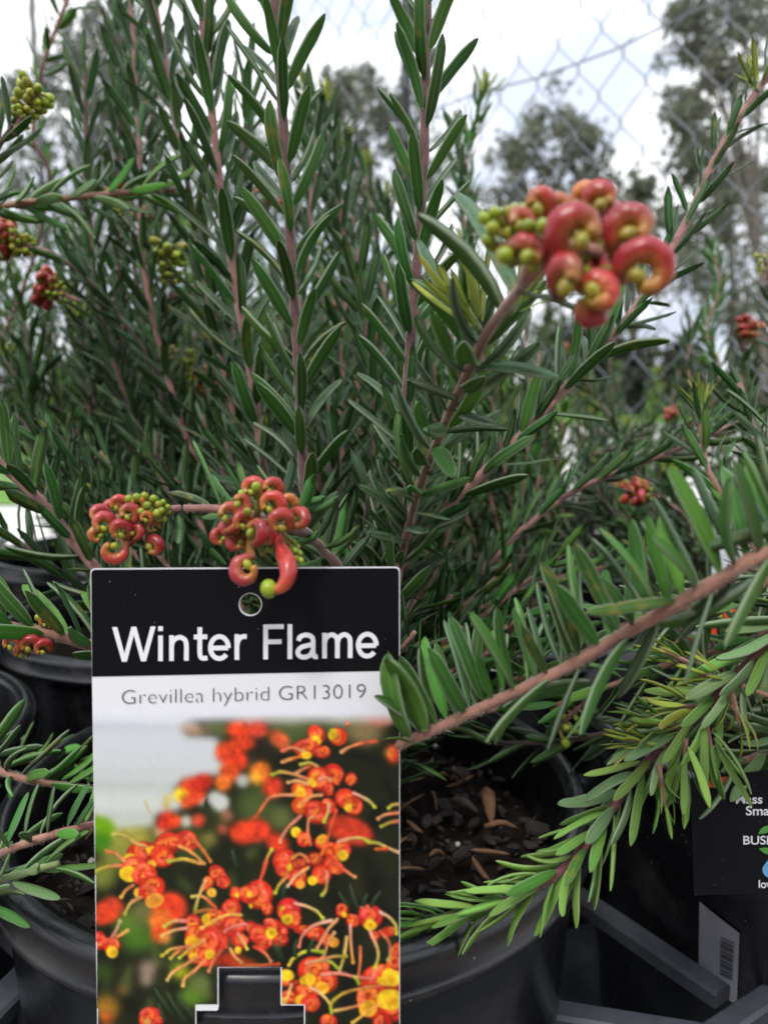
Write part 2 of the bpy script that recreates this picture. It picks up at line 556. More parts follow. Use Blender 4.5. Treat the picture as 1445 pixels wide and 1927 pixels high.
# a grassed bank behind the paved yard
bv, bf = [], []
prof = [(13.0, 0.004), (14.0, 0.06), (19.0, 0.45), (26.0, 0.9), (60.0, 1.4)]
xs = [-90 + 6 * i for i in range(31)]
for x in xs:
    for y, z in prof:
        bv.append(Vector((x, y + 0.5 * math.sin(x * 0.3), z + 0.05 * math.sin(x * 0.7 + y) * (1 if z > 0.05 else 0))))
n = len(prof)
for i in range(len(xs) - 1):
    for k in range(n - 1):
        bf.append((i * n + k, (i + 1) * n + k, (i + 1) * n + k + 1, i * n + k + 1))
o = mesh_obj('lawn', bv, bf, M_LAWN)
o['kind'] = 'structure'
lv = [Vector((-8, 3.2, 0.006)), Vector((-1.2, 2.6, 0.006)), Vector((-1.4, 6.5, 0.006)), Vector((-9, 7.5, 0.006))]
o = mesh_obj('lawn', lv, [(0, 1, 2, 3)], M_LAWN, smooth=False)
o['kind'] = 'structure'

# ------------------------------------------------------------------ trees and hedge beyond the fence
M_BARKTREE = simple('tree_bark', (0.07, 0.06, 0.05), 0.9, 0.2, noise=((0.15, 0.13, 0.11), 8.0), bump=0.6, bscale=20)


def crown_material(name, c1, c2):
    m, t, out = new_mat(name)
    g = nd(t, 'ShaderNodeNewGeometry')
    r = nd(t, 'ShaderNodeValToRGB')
    r.color_ramp.elements[0].color = (*c1, 1)
    r.color_ramp.elements[1].color = (*c2, 1)
    lk(t, g.outputs['Random Per Island'], r.inputs['Fac'])
    b = nd(t, 'ShaderNodeBsdfPrincipled', inp={'Roughness': 0.55, 'Specular IOR Level': 0.4})
    lk(t, r.outputs['Color'], b.inputs['Base Color'])
    tl = nd(t, 'ShaderNodeBsdfTranslucent')
    lk(t, r.outputs['Color'], tl.inputs['Color'])
    ms = nd(t, 'ShaderNodeMixShader', inp={'Fac': 0.35})
    lk(t, b.outputs['BSDF'], ms.inputs[1])
    lk(t, tl.outputs['BSDF'], ms.inputs[2])
    lk(t, ms.outputs['Shader'], out.inputs['Surface'])
    return m


M_CROWN = crown_material('eucalypt_crown', (0.115, 0.125, 0.085), (0.22, 0.23, 0.165))
M_CROWN_G = crown_material('green_crown', (0.055, 0.085, 0.03), (0.12, 0.16, 0.06))
M_CROWN_D = crown_material('dark_hedge_crown', (0.022, 0.026, 0.016), (0.05, 0.055, 0.033))
nprng = np.random.RandomState(5)


def leaf_cloud(clumps, per_clump, size, name, mat, parent, origin):
    """clumps: (centre, radius). One part: small folded leaf faces spread through the clump volumes."""
    vs, fs = [], []
    k = 0
    for c, r in clumps:
        m = max(30, int(per_clump))
        sub = nprng.normal(size=(max(3, m // 26), 3)) * r * 0.6
        for j in range(m):
            q = np.array(c) + sub[nprng.randint(len(sub))] + nprng.normal(size=3) * r * 0.22
            d = nprng.normal(size=3)
            d[2] -= 0.9
            d /= np.linalg.norm(d)
            e = np.cross(d, nprng.normal(size=3))
            e /= np.linalg.norm(e)
            L = size * nprng.uniform(0.6, 1.4)
            w = L * 0.24
            nn = np.cross(d, e) * w * 0.3
            vs += [q, q + d * L * 0.5 + e * w + nn, q + d * L, q + d * L * 0.5 - e * w + nn]
            fs += [(k, k + 1, k + 2), (k, k + 2, k + 3)]
            k += 4
    o = mesh_obj(name, [Vector(v) for v in vs], fs, mat, parent, smooth=False, origin=origin)
    o['kind'] = 'stuff'
    return o


def tree(label, base_px, D, clumps_px, mat=None, per=170, size=0.26, group='trees beyond the wire fence', depth_spread=0.12):
    base = P(base_px, 760, D)
    base.z = 0.0 if D < 13 else min(0.4 + (D - 14) * 0.05, 1.4)
    root = empty('gum_tree', base, label, 'tree', group)
    cl = []
    for (x, y, r) in clumps_px:
        dd = D * (1 + rng.uniform(-depth_spread, depth_spread) * 0.5)
        cl.append((P(x, y, dd), r / FPX * dd))
    top = max(c.z for c, r in cl)
    cx = sum((c.x for c, r in cl)) / len(cl)
    cy = sum((c.y for c, r in cl)) / len(cl)
    fork = Vector((base.x * 0.6 + cx * 0.4, base.y * 0.6 + cy * 0.4, base.z + (top - base.z) * 0.45))
    tp = catmull([base, base.lerp(fork, 0.5) + Vector((rng.uniform(-.2, .2), 0, 0)), fork, Vector((cx, cy, base.z + (top - base.z) * 0.8))], 12)
    V, F = tube(tp, [0.11 * (1 - 0.75 * i / 11) * D / 15 for i in range(12)], 7)
    mesh_obj('trunk', V, F, M_BARKTREE, root, origin=base)
    LV, LF = [], []
    for c, r in cl:
        s = tp[rng.randint(5, 10)]
        pts = catmull([s, s.lerp(c, 0.5) + Vector((0, 0, -r * 0.3)), c + Vector((0, 0, r * 0.4))], 7)
        V, F = tube(pts, [0.055 * (1 - 0.8 * i / 6) * D / 15 for i in range(7)], 5)
        off = len(LV)
        LV += V
        LF += [tuple(i + off for i in f) for f in F]
    mesh_obj('limb', LV, LF, M_BARKTREE, root, origin=base)
    leaf_cloud(cl, per * 2.4, size * 0.66 * D / 15, 'crown', mat or M_CROWN, root, base)
    return root


tree('grey green gum tree whose high branches hang over the wire fence corner', 1440, 13,
     [(1400, 55, 60), (1335, 40, 50), (1440, 150, 60), (1300, 90, 32), (1425, -10, 70), (1345, 130, 30), (1290, 20, 28), (1480, 60, 80)], per=190)
tree('rounded gum tree seen through the middle of the wire mesh', 1040, 20,
     [(1065, 225, 45), (1005, 265, 48), (1105, 265, 36), (960, 300, 40), (1060, 330, 50), (1000, 360, 50), (1130, 330, 30), (940, 390, 50), (1090, 410, 50)], per=150)
tree('small distant gum tree behind the pale gap in the mesh', 1190, 24,
     [(1180, 380, 32), (1205, 355, 22), (1165, 430, 45), (1220, 420, 35), (1190, 500, 60), (1140, 520, 50)], per=130)
tree('broad dark gum tree low behind the long pink stemmed shoot', 1380, 16,
     [(1290, 190, 26), (1320, 240, 45), (1290, 300, 40), (1380, 300, 55), (1440, 350, 60), (1340, 390, 60), (1410, 440, 70), (1280, 430, 40), (1300, 510, 60), (1400, 550, 80), (1450, 600, 80)],
     per=190)
tree('pale gum tree with sky gaps behind the blurred pink shoot', 150, 14,
     [(185, 70, 45), (150, 110, 40), (215, 130, 42), (95, 150, 36), (255, 60, 45), (120, 250, 55), (60, 330, 50), (205, 300, 60), (20, 180, 34), (300, 130, 50), (170, 190, 40), (270, 230, 60)], per=150)
tree('low gum tree behind the two sharp upright shoots', 650, 18,
     [(690, 160, 34), (640, 165, 32), (720, 205, 42), (650, 235, 50), (590, 265, 44), (720, 290, 55), (600, 350, 60), (680, 380, 60), (770, 250, 40), (800, 340, 60)], per=150)
tree('leafy gum tree standing low behind the crowded pots', 420, 19,
     [(400, 330, 60), (330, 400, 60), (470, 300, 55), (260, 420, 70), (420, 450, 80), (150, 430, 70), (40, 450, 70), (520, 400, 60)], per=150, mat=M_CROWN_G)


def hedge_shrub(label, px, D, w_px, top_py, mat):
    base = P(px, 745, D)
    base.z = 0.3
    root = empty('shrub', base, label, 'shrub', 'shrubs along the grassed bank')
    cl = []
    for i in range(7):
        x = px + rng.uniform(-.5, .5) * w_px
        y = top_py + 20 + rng.random() * (735 - top_py)
        cl.append((P(x, y, D * (1 + rng.uniform(-.03, .03))), w_px * 0.3 / FPX * D))
    V, F = tube([base, base + Vector((0.1, 0, 0.7))], [0.06, 0.03], 6)
    mesh_obj('trunk', V, F, M_BARKTREE, root, origin=base)
    leaf_cloud(cl, 200, 0.22 * D / 15, 'crown', mat, root, base)


for i, (px, D, w, ty, mat, lab) in enumerate([
        (1235, 15.5, 130, 650, M_CROWN_D, 'dark low shrub on the bank above the bright lawn strip'),
        (1130, 16.5, 120, 640, M_CROWN_D, 'dark low shrub beside the bank behind the big flower'),
        (1350, 17.0, 200, 560, M_CROWN_G, 'olive green shrub under the broad dark gum tree'),
        (1460, 16.0, 160, 560, M_CROWN_G, 'olive green shrub at the far end of the bank'),
        (1010, 17.5, 200, 580, M_CROWN_G, 'green shrub behind the hanging pink flower cluster'),
        (800, 18.0, 240, 560, M_CROWN_G, 'wide green shrub behind the second sharp shoot'),
        (560, 18.0, 240, 600, M_CROWN_D, 'wide dark shrub behind the crowded middle pots'),
        (330, 17.0, 240, 600, M_CROWN_G, 'wide green shrub behind the budding stems'),
        (110, 17.0, 220, 600, M_CROWN_D, 'wide dark shrub beyond the little lawn patch')]):
    hedge_shrub(lab, px, D, w, ty, mat)

# unseen hedge behind the camera, added to darken pot reflections and leaf fronts
for i in range(7):
    hb = Vector((-2.7 + i * 0.9, -2.0 + 0.06 * (i % 3), 0))
    hroot = empty('light_block_hedge', hb, 'unseen dark hedge plant added behind the camera to block light', 'shrub', 'unseen hedge plants added to block light')
    V, F = tube([hb, hb + Vector((.02, 0, .6)), hb + Vector((0, .02, .9))], [.03, .025, .012], 6)
    mesh_obj('trunk', V, F, M_BARKTREE, hroot, origin=hb)
    leaf_cloud([(hb + Vector((rng.uniform(-.3, .3), rng.uniform(-.12, .2), .16 + .21 * k)), .36) for k in range(5)], 260, .11, 'crown', M_CROWN_D, hroot, hb)

# ------------------------------------------------------------------ chain-link fence
FQ = P(1150, 120, 1.05)
F0 = Vector((FQ.x, FQ.y, 0))
FD = Vector((-0.68, 0.733, 0)).normalized()
FN = Vector((FD.y, -FD.x, 0))
fence = empty('chain_link_fence', F0, 'tall grey chain link fence with diamond mesh against the sky', 'fence')
PITCH_W, DIA = 0.035, 0.088
NSEG = 46
zz, rr = [], []
for i in range(NSEG + 1):
    u = (-0.5 if i % 2 == 0 else 0.5) * PITCH_W * 1.0
    z = 0.02 + i * DIA / 2
    off = 0.0022 * (1 if i % 2 == 0 else -1)
    for du, dz in ((0.82, -0.006), (1.0, 0.0), (0.82, 0.006)):
        zz.append(FD * (u * du * 1.04) + Vector((0, 0, z + dz)) + FN * off)
V, F = tube(zz, [0.0009] * len(zz), 5)
wire0 = None
for k in range(-18, 80):
    if wire0 is None:
        wire0 = mesh_obj('wire', V, F, M_WIRE, fence)
        w = wire0
    else:
        w = wire0.copy()
        link(w, fence)
    w.location = FD * (k * PITCH_W) + Vector((0, 0, (DIA / 2) * (k % 2)))
hw = (FQ.z - 0.02) + 0.045
for zc in (hw, 2.02, 0.05):
    a, b = FD * (-0.75), FD * 3.0
    pts = [a.lerp(b, i / 30) + Vector((0, 0, zc + 0.008 * math.sin(i * 1.7))) + FN * 0.005 for i in range(31)]
    V, F = tube(pts, [0.0015] * 31, 6)
    mesh_obj('tension_wire', V, F, M_WIRE, fence)
for t in (0.43, 2.2, -1.1):
    c = FD * t + FN * 0.03
    V, F = tube([c, c + Vector((0, 0, 1.0)), c + Vector((0, 0, 2.1))], [0.009, 0.009, 0.009], 8)
    mesh_obj('post', V, F, M_POST, fence)

# ------------------------------------------------------------------ leaf meshes
HALF = 0.085


def leaf_mesh(name, style, hi, bend, wave, ratio=1.0, seed=0):
    r_ = random.Random(seed)
    if hi:
        ts = [0, .035, .1, .22, .38, .55, .72, .86, .955, 1.0]
        ws = [.20, .34, .66, .90, 1.0, 1.0, .96, .80, .44, .08]
        ring = [(-1, -.34, 0), (-.64, .14, 0), (0, .16, 0), (.64, .14, 0), (1, -.34, 0), (.76, -.56, 1), (0, -.36, 1), (-.76, -.56, 1)]
    else:
        ts = [0, .15, .45, .8, 1.0]
        ws = [.22, .80, 1.0, .92, .14]
        ring = [(-1, -.25, 0), (0, .12, 0), (1, -.25, 0), (0, -.2, 1)]
    V, F, A = [], [], []
    y = z = 0.0
    ang = -bend * 0.4
    pt = 0
    h = HALF * ratio
    for t, w in zip(ts, ws):
        st = t - pt
        pt = t
        ang += bend * st
        y += math.cos(ang) * st
        z += math.sin(ang) * st
        jw = 1 + r_.uniform(-.075, .075)
        sx = wave * math.sin(t * 5 + seed) * h
        tw = wave * 0.5 * math.sin(t * 3 + seed * 2)
        for (x, zz_, s) in ring:
            X = x * w * h * jw
            Z = zz_ * h * (0.35 + 0.65 * w)
            X2 = X * math.cos(tw) - Z * math.sin(tw)
            Z2 = X * math.sin(tw) + Z * math.cos(tw)
            V.append((X2 + sx, y - math.sin(ang) * Z2, z + math.cos(ang) * Z2))
            A.append((x, t, s))
    m = len(ring)
    for i in range(len(ts) - 1):
        for k in range(m):
            k2 = (k + 1) % m
            F.append((i * m + k, (i + 1) * m + k, (i + 1) * m + k2, i * m + k2))
    F.append(tuple((len(ts) - 1) * m + k for k in range(m)))
    F.append(tuple(range(m - 1, -1, -1)))
    return V, F, A


def leaf_to_mesh(name, V, F, A, mat):
    me = bpy.data.meshes.new(name)
    me.from_pydata(V, [], F)
    at = me.attributes.new('lp', 'FLOAT_VECTOR', 'POINT')
    at.data.foreach_set('vector', np.array(A, dtype=np.float32).ravel())
    me.polygons.foreach_set('use_smooth', [True] * len(F))
    me.materials.append(mat)
    me.update()
    return me


VARIANTS = [(-0.35, .05), (-0.15, -.08), (0.05, .1), (0.3, -.05), (0.5, .08), (-0.6, .04)]
LEAF_HI, LEAF_LO, LEAF_RAW = {}, {}, {}
for st in STYLES:
    ratio = {'young': 0.75, 'fresh': 1.0, 'pale': 1.0, 'bright': 0.85, 'mature': 0.95, 'grey': 0.8}[st]
    bm = {'young': 1.6, 'pale': 1.2, 'bright': 1.5}.get(st, 1.0)
    for vi, (bend, wave) in enumerate(VARIANTS):
        hv = leaf_mesh('leaf', st, True, bend * bm, wave, ratio, vi)
        lv_ = leaf_mesh('leaf', st, False, bend * bm, wave, ratio, vi)
        LEAF_HI[st, vi] = leaf_to_mesh('leaf_' + st, *hv, M_LEAF[st])
        LEAF_LO[st, vi] = leaf_to_mesh('leaf_' + st + '_far', *lv_, M_LEAF[st])
        LEAF_RAW[st, vi] = (np.array(lv_[0], dtype=np.float32), lv_[1], np.array(lv_[2], dtype=np.float32))


# ------------------------------------------------------------------ flowers
RED = (0.31, 0.012, 0.017)
CORAL = (0.38, 0.030, 0.024)
PINK = (0.35, 0.028, 0.038)
ORANGE = (0.44, 0.13, 0.032)
LIME = (0.25, 0.34, 0.010)
OLIVE = (0.16, 0.20, 0.02)


def mixc(a, b, t):
    return tuple(a[i] * (1 - t) + b[i] * t for i in range(3))


def colour_mesh(name, V, F, C, origin=None):
    me = bpy.data.meshes.new(name)
    if origin is not None:
        V = [Vector(v) - origin for v in V]
    me.from_pydata([tuple(v) for v in V], [], F)
    at = me.color_attributes.new('Col', 'FLOAT_COLOR', 'POINT')
    at.data.foreach_set('color', np.array([(*c, 1.0) for c in C], dtype=np.float32).ravel())
    me.polygons.foreach_set('use_smooth', [True] * len(F))
    me.materials.append(M_FLOWER)
    me.update()
    return me


def ball(c, r, col, axis=None, stretch=1.0, nu=8, nv=6):
    V, F, C = [], [], []
    ax = axis or Vector((0, 0, 1))
    for j in range(nv + 1):
        th = math.pi * j / nv
        for i in range(nu):
            a = 2 * math.pi * i / nu
            v = Vector((math.sin(th) * math.cos(a), math.sin(th) * math.sin(a), math.cos(th)))
            v = v * (1 + 0.05 * math.cos(4 * a)) * r
            v = v + ax * (v.dot(ax) * (stretch - 1))
            V.append(c + v)
            C.append(mixc(col, OLIVE, 0.35 * (0.5 + 0.5 * math.cos(4 * a))))
    for j in range(nv):
        for i in range(nu):
            i2 = (i + 1) % nu
            F.append((j * nu + i, (j + 1) * nu + i, (j + 1) * nu + i2, j * nu + i2))
    return V, F, C


def flower_geo(root, centre, Rm, a0, sweep, ex, ey, rt, body, knob=LIME, inner=ORANGE, lift=0.0, sides=8, n=18):
    """A curled perianth tube: pedicel from root, arc about centre from angle a0 through sweep (degrees) in plane ex, ey, green knob at the end."""
    ez = ex.cross(ey)
    wob = [1 + 0.05 * math.sin(i * 2.3 + a0) for i in range(9)]
    arc = []
    m = n - 5
    for i in range(m):
        u = i / (m - 1)
        a = R(a0 + sweep * u)
        rad = Rm * (1.02 - 0.40 * u * u)
        arc.append(centre + (ex * math.cos(a) + ey * math.sin(a)) * rad + ez * (lift * (u - 0.5)))
    d0 = (arc[0] - arc[1]).normalized()
    k1 = arc[0] + d0 * Rm * 0.5
    pre = catmull([root, root.lerp(k1, 0.55), k1], 4)
    pts = pre + arc
    radii = []
    for i in range(len(pts)):
        if i < 4:
            radii.append(rt * (0.34 + 0.16 * i))
        else:
            u = (i - 4) / (m - 1)
            radii.append(rt * (0.80 + 0.42 * math.sin(math.pi * min(1, u * 1.25) ** 0.8) - 0.20 * u * u) * wob[i % len(wob)])
    V, F = tube(pts, radii, sides)
    for i, p in enumerate(pts):                       # four faint ridges run along the tube
        for k in range(sides):
            v = V[i * sides + k]
            V[i * sides + k] = p + (v - p) * (1 + 0.045 * math.cos(4 * 2 * math.pi * k / sides + 0.6))
    C = []
    for i, p in enumerate(pts):
        u = max(0.0, (i - 4) / (m - 1))
        for k in range(sides):
            v = V[i * sides + k]
            ins = max(0.0, -((v - p).normalized().dot((p - centre).normalized())))
            c = mixc(body, inner, min(1, ins * 0.55 + 0.85 * max(0, u - 0.55) / 0.45))
            if i < 4:
                c = mixc(OLIVE, body, i / 5)
            C.append(c)
    kd = (pts[-1] - pts[-2]).normalized()
    kc = pts[-1] + kd * rt * 0.55 + (centre - pts[-1]) * 0.45
    bV, bF, bC = ball(kc, rt * rng.uniform(0.62, 0.80), mixc(knob, inner, rng.uniform(.15, .75)), kd, 1.3)
    off = len(V)
    V = V + bV
    F = F + [tuple(i + off for i in f) for f in bF]
    C = C + bC
    return V, F, C


def bud_geo(root, c, r, col):
    d = (c - root)
    V, F = tube(catmull([root, root.lerp(c, 0.6) + d.orthogonal().normalized() * r * 0.5, c], 4), [r * 0.35, r * 0.4, r * 0.5, r * 0.6], 6)
    C = [mixc(OLIVE, (0.35, 0.2, 0.06), 0.5)] * len(V)
    bV, bF, bC = ball(c, r, col, d.normalized(), 1.2, 7, 5)
    off = len(V)
    return V + bV, F + [tuple(i + off for i in f) for f in bF], C + bC


# shared small flower meshes for the clusters further back
_o = Vector((0, 0, 0))
EX, EY = Vector((0, 0, 1)), Vector((1, 0, 0))
FLOWER_SHARED = []
for bi, (body, sw) in enumerate([(RED, 270), (CORAL, 250), (PINK, 285), (CORAL, 230)]):
    FLOWER_SHARED.append(colour_mesh('flower_shared', *flower_geo(_o, Vector((0.0, 0, 0.0060)), 0.0025, 180 + 40, -sw, EX, EY, 0.0016, body, n=14, sides=7)))
BUD_SHARED = []
for col in ((0.36, 0.46, 0.02), (0.30, 0.38, 0.02), (0.36, 0.34, 0.03)):
    BUD_SHARED.append(colour_mesh('bud_shared', *bud_geo(_o, Vector((0, 0, 0.0042)), 0.00125, col)))


# ------------------------------------------------------------------ plants
class Plant:
    def __init__(self, label, loc, near=False):
        self.loc = Vector(loc)
        self.root = empty('grevillea_plant', self.loc, label, 'shrub', 'grevilleas in black pots')
        self.leaves = []
        self.near = near
        self.rs = 0.76 if near else 0.60
        self.ws = 1.07 if near else 1.20
        self.dn = 0.55 if near else 0.55
        self.ls = 0.88 if near else 0.86

    def stem(self, pts, r0, r1, mat='pink', n=None, sides=8, hairs=0):
        L = sum((Vector(pts[i + 1]) - Vector(pts[i])).length for i in range(len(pts) - 1))
        n = n or max(8, int(L / 0.008))
        r0, r1 = r0 * self.rs, r1 * self.rs
        c = catmull(pts, n)
        rad = [(r0 + (r1 - r0) * i / (n - 1)) * (1 + 0.06 * math.sin(i * 1.9) + rng.uniform(-.07, .09)) for i in range(n)]
        V, F = tube(c, rad, sides)
        o = mesh_obj('stem', V, F, M_STEM[mat], self.root, origin=self.loc)
        if hairs:
            hv, hf = [], []
            for i in range(hairs):
                k = rng.random() * (n - 1.01)
                j = int(k)
                p = c[j].lerp(c[j + 1], k - j)
                T = (c[j + 1] - c[j]).normalized()
                N = T.orthogonal().normalized()
                N.rotate(Matrix.Rotation(rng.random() * 6.283, 3, T))
                d = (N + T * rng.uniform(-.2, .6)).normalized() * rng.uniform(.0004, .0009)
                s = p + N * rad[j] * 0.95
                w = T * 0.000028
                b = len(hv)
                hv += [s - w, s + w, s + d]
                hf.append((b, b + 1, b + 2))
            h = mesh_obj('hair', hv, hf, M_HAIR, o, smooth=False, origin=self.loc)
            h['kind'] = 'stuff'
        return o, c

    def leafy(self, so, c, t0=0.0, t1=1.0, spacing=0.005, L=(0.026, 0.026), ang=(40, 40), style='mature', bias=None,
              jitter=0.15, phase=None, width=1.0, mixstyle=None, twist=38, down=0.0, face=None, fw=0.0):
        """Spiral leaves along centreline c between t0 and t1 (towards the tip)."""
        spacing *= self.dn
        n = len(c)
        ln = [0]
        for i in range(n - 1):
            ln.append(ln[-1] + (c[i + 1] - c[i]).length)
        tot = ln[-1]
        s = t0 * tot
        ph = phase if phase is not None else rng.random() * 360
        k = 0
        j = 0
        while s < t1 * tot:
            while j < n - 2 and ln[j + 1] < s:
                j += 1
            f = (s - ln[j]) / max(1e-9, ln[j + 1] - ln[j])
            p = c[j].lerp(c[j + 1], min(1, f))
            T = (c[min(j + 2, n - 1)] - c[max(j - 1, 0)]).normalized()
            u = (s - t0 * tot) / max(1e-6, (t1 - t0) * tot)
            ref = T.cross(Vector((0, 0, 1)))
            if ref.length < 0.05:
                ref = Vector((1, 0, 0))
            ref.normalize()
            rad = ref.copy()
            rad.rotate(Matrix.Rotation(R(ph + k * 137.5 + rng.uniform(-14, 14)), 3, T))
            if bias is not None:
                b = Vector(bias)
                b = b - T * b.dot(T)
                rad = rad + b
                rad = rad - T * rad.dot(T)
                if rad.length < 0.1:
                    rad = T.orthogonal()
                rad.normalize()
            a = R(ang[0] + (ang[1] - ang[0]) * u + rng.uniform(-8, 8))
            d = (T * math.cos(a) + rad * math.sin(a) + Vector((0, 0, -down))).normalized()
            nrm = (T - d * T.dot(d))
            if nrm.length < 0.05:
                nrm = d.orthogonal()
            nrm.normalize()
            if face is not None:
                f2 = Vector(face) * fw * rng.uniform(0.3, 1.6)
                nrm = nrm + f2
                nrm = nrm - d * nrm.dot(d)
                nrm = nrm.normalized() if nrm.length > .05 else d.orthogonal().normalized()
            if rng.random() < 0.9:
                nrm.rotate(Matrix.Rotation(R(rng.uniform(-twist, twist)), 3, d))
            x = d.cross(nrm)
            lf = (L[0] + (L[1] - L[0]) * u) * (1 + rng.uniform(-jitter, jitter)) * self.ls
            st = style
            if mixstyle and rng.random() < mixstyle[1]:
                st = mixstyle[0]
            wv = width * self.ws * rng.uniform(0.88, 1.12)
            M = Matrix(((x.x * lf * wv, d.x * lf, nrm.x * lf * wv, p.x + rad.x * .0012),
                        (x.y * lf * wv, d.y * lf, nrm.y * lf * wv, p.y + rad.y * .0012),
                        (x.z * lf * wv, d.z * lf, nrm.z * lf * wv, p.z + rad.z * .0012),
                        (0, 0, 0, 1)))
            self.leaves.append((M, so, st, rng.randrange(len(VARIANTS)), lf, p))
            k += 1
            s += spacing * (1 + rng.uniform(-.2, .2))

    def shoot(self, pts, r=(0.002, 0.001), mat='pink', hairs=0, **kw):
        so, c = self.stem(pts, r[0], r[1], mat, hairs=hairs)
        self.leafy(so, c, **kw)
        return so, c

    def tuft(self, p, d, n=8, L=0.012, style='young', spread=28, stemlen=0.006, mat='green'):
        d = Vector(d).normalized()
        so, c = self.stem([p, p + d * stemlen * 0.5, p + d * stemlen], 0.0009, 0.0007, mat, n=6, sides=6)
        self.leafy(so, c, 0.2, 1.0, spacing=stemlen * 0.8 / n, L=(L, L * 0.85), ang=(spread + 14, spread * 0.5), style=style, jitter=0.3, width=0.9)

    def finish(self, limit=300):
        scored = []
        for i, lf in enumerate(self.leaves):
            x, y, d = project(lf[5])
            vis = -60 < x < 1505 and -80 < y < 2000 and d > 0.05
            scored.append((lf[4] / max(d, 0.05) if vis else 0.0, i))
        scored.sort(reverse=True)
        keep = set(i for s, i in scored[:limit] if s > 0)
        inv = Matrix.Translation(-self.loc)
        rest = []
        for i, (M, so, st, vi, lf, p) in enumerate(self.leaves):
            if i in keep:
                d = project(p)[2]
                me = LEAF_HI[st, vi] if d < 0.42 else LEAF_LO[st, vi]
                o = bpy.data.objects.new('leaf', me)
                o.parent = so
                o.matrix_basis = inv @ M
                COL.objects.link(o)
            else:
                rest.append((inv @ M, st, vi))
        if rest:
            VV, FF, AA, MI = [], [], [], []
            off = 0
            for M, st, vi in rest:
                v, f, a = LEAF_RAW[st, vi]
                m = np.array(M, dtype=np.float32)
                VV.append(v @ m[:3, :3].T + m[:3, 3])
                AA.append(a)
                FF += [tuple(q + off for q in ff) for ff in f]
                MI += [STYLES.index(st)] * len(f)
                off += len(v)
            me = bpy.data.meshes.new('leaf')
            me.from_pydata(np.concatenate(VV).tolist(), [], FF)
            at = me.attributes.new('lp', 'FLOAT_VECTOR', 'POINT')
            at.data.foreach_set('vector', np.concatenate(AA).astype(np.float32).ravel())
            for s in STYLES:
                me.materials.append(M_LEAF[s])
            me.polygons.foreach_set('material_index', MI)
            me.polygons.foreach_set('use_smooth', [True] * len(FF))
            me.update()
            o = bpy.data.objects.new('leaf', me)
            link(o, self.root)
            o['kind'] = 'stuff'

    # a random cluster of buds and curled flowers about an axis
    def cluster(self, p, axis, length=0.016, n=16, open_frac=0.5, scale=1.0, rachis_mat='pink'):
        axis = Vector(axis).normalized()
        p = Vector(p)
        V, F = tube(catmull([p - axis * length * 0.5, p, p + axis * length], 6), [0.0009 * scale] * 6, 6)
        h = mesh_obj('flower_head', V, F, M_STEM[rachis_mat], self.root, origin=self.loc)
        N = axis.orthogonal().normalized()
        for i in range(n):
            u = i / n
            r = N.copy()
            r.rotate(Matrix.Rotation(R(i * 137.5 + rng.uniform(-15, 15)), 3, axis))
            big = u > (1 - open_frac)
            d = (r + axis * rng.uniform(-.1, .5)).normalized()
            q = p + axis * length * (u - 0.1)
            if big:
                me = rng.choice(FLOWER_SHARED)
                sc = scale * rng.uniform(0.75, 1.05)
            else:
                me = rng.choice(BUD_SHARED)
                sc = scale * (0.65 + 0.7 * u)
            x = axis.cross(d)
            x = (x + axis * rng.uniform(-.6, .6))
            x = (x - d * x.dot(d)).normalized()
            y = d.cross(x)
            q = q - self.loc
            M = Matrix(((x.x * sc, y.x * sc, d.x * sc, q.x), (x.y * sc, y.y * sc, d.y * sc, q.y), (x.z * sc, y.z * sc, d.z * sc, q.z), (0, 0, 0, 1)))
            o = bpy.data.objects.new('flower' if big else 'bud', me)
            o.parent = h
            o.matrix_basis = M
            COL.objects.link(o)
        return h


def bush(pl, base, n, height, spread, styles=('mature', 'grey'), Lf=0.025, spacing=0.0052, lean=(0, 0, 0), r=0.0022, side=1, mats=('pink', 'plum', 'brown'), az=None, flower=0.0, mixs=None):
    """Upright arching stems from a base, each with side shoots."""
    for i in range(n):
        a = rng.random() * 6.283 if az is None else R(rng.uniform(*az))
        sp = spread * math.sqrt(rng.random())
        h = height * rng.uniform(0.65, 1.0)
        out = Vector((math.cos(a), math.sin(a), 0))
        b = Vector(base) + out * 0.012 * rng.random()
        e = b + Vector((0, 0, h)) + out * sp * h + Vector(lean) * h
        mid = b.lerp(e, 0.45) + out * sp * h * 0.18
        st = rng.choice(styles)
        mat = rng.choice(mats)
        so, c = pl.shoot([b, b.lerp(mid, 0.5) + out * 0.01, mid, e], r=(r, 0.0011), mat=mat, t0=0.12, t1=1.0, spacing=spacing, L=(Lf, Lf * 0.75),
                         ang=(48, 26), style=st, mixstyle=mixs)
        if rng.random() < 0.55:
            pl.tuft(c[-1], c[-1] - c[-2], n=9, L=Lf * 0.5, style=rng.choice(('young', 'young', 'bright')), stemlen=0.008)
        if rng.random() < flower:
            pl.cluster(c[-1], (c[-1] - c[-3]) + Vector((rng.uniform(-.01, .01), -.006, 0)), n=14, open_frac=rng.choice((0, 0.4, 0.7)))
        for k in range(side):
            t = rng.uniform(0.2, 0.75)
            j = int(t * (len(c) - 1))
            T = (c[j + 1] - c[j]).normalized()
            d = T.orthogonal().normalized()
            d.rotate(Matrix.Rotation(rng.random() * 6.283, 3, T))
            ln = h * rng.uniform(0.25, 0.45)
            q = c[j]
            pl.shoot([q, q + (T * 0.6 + d * 0.8) * ln * 0.4, q + (T * 0.9 + d * 0.7) * ln * 0.9 + Vector((0, 0, ln * 0.2))], r=(r * 0.7, 0.0009), mat=mat,
                     t0=0.05, t1=1, spacing=spacing, L=(Lf * 0.9, Lf * 0.7), ang=(45, 25), style=st, mixstyle=mixs)


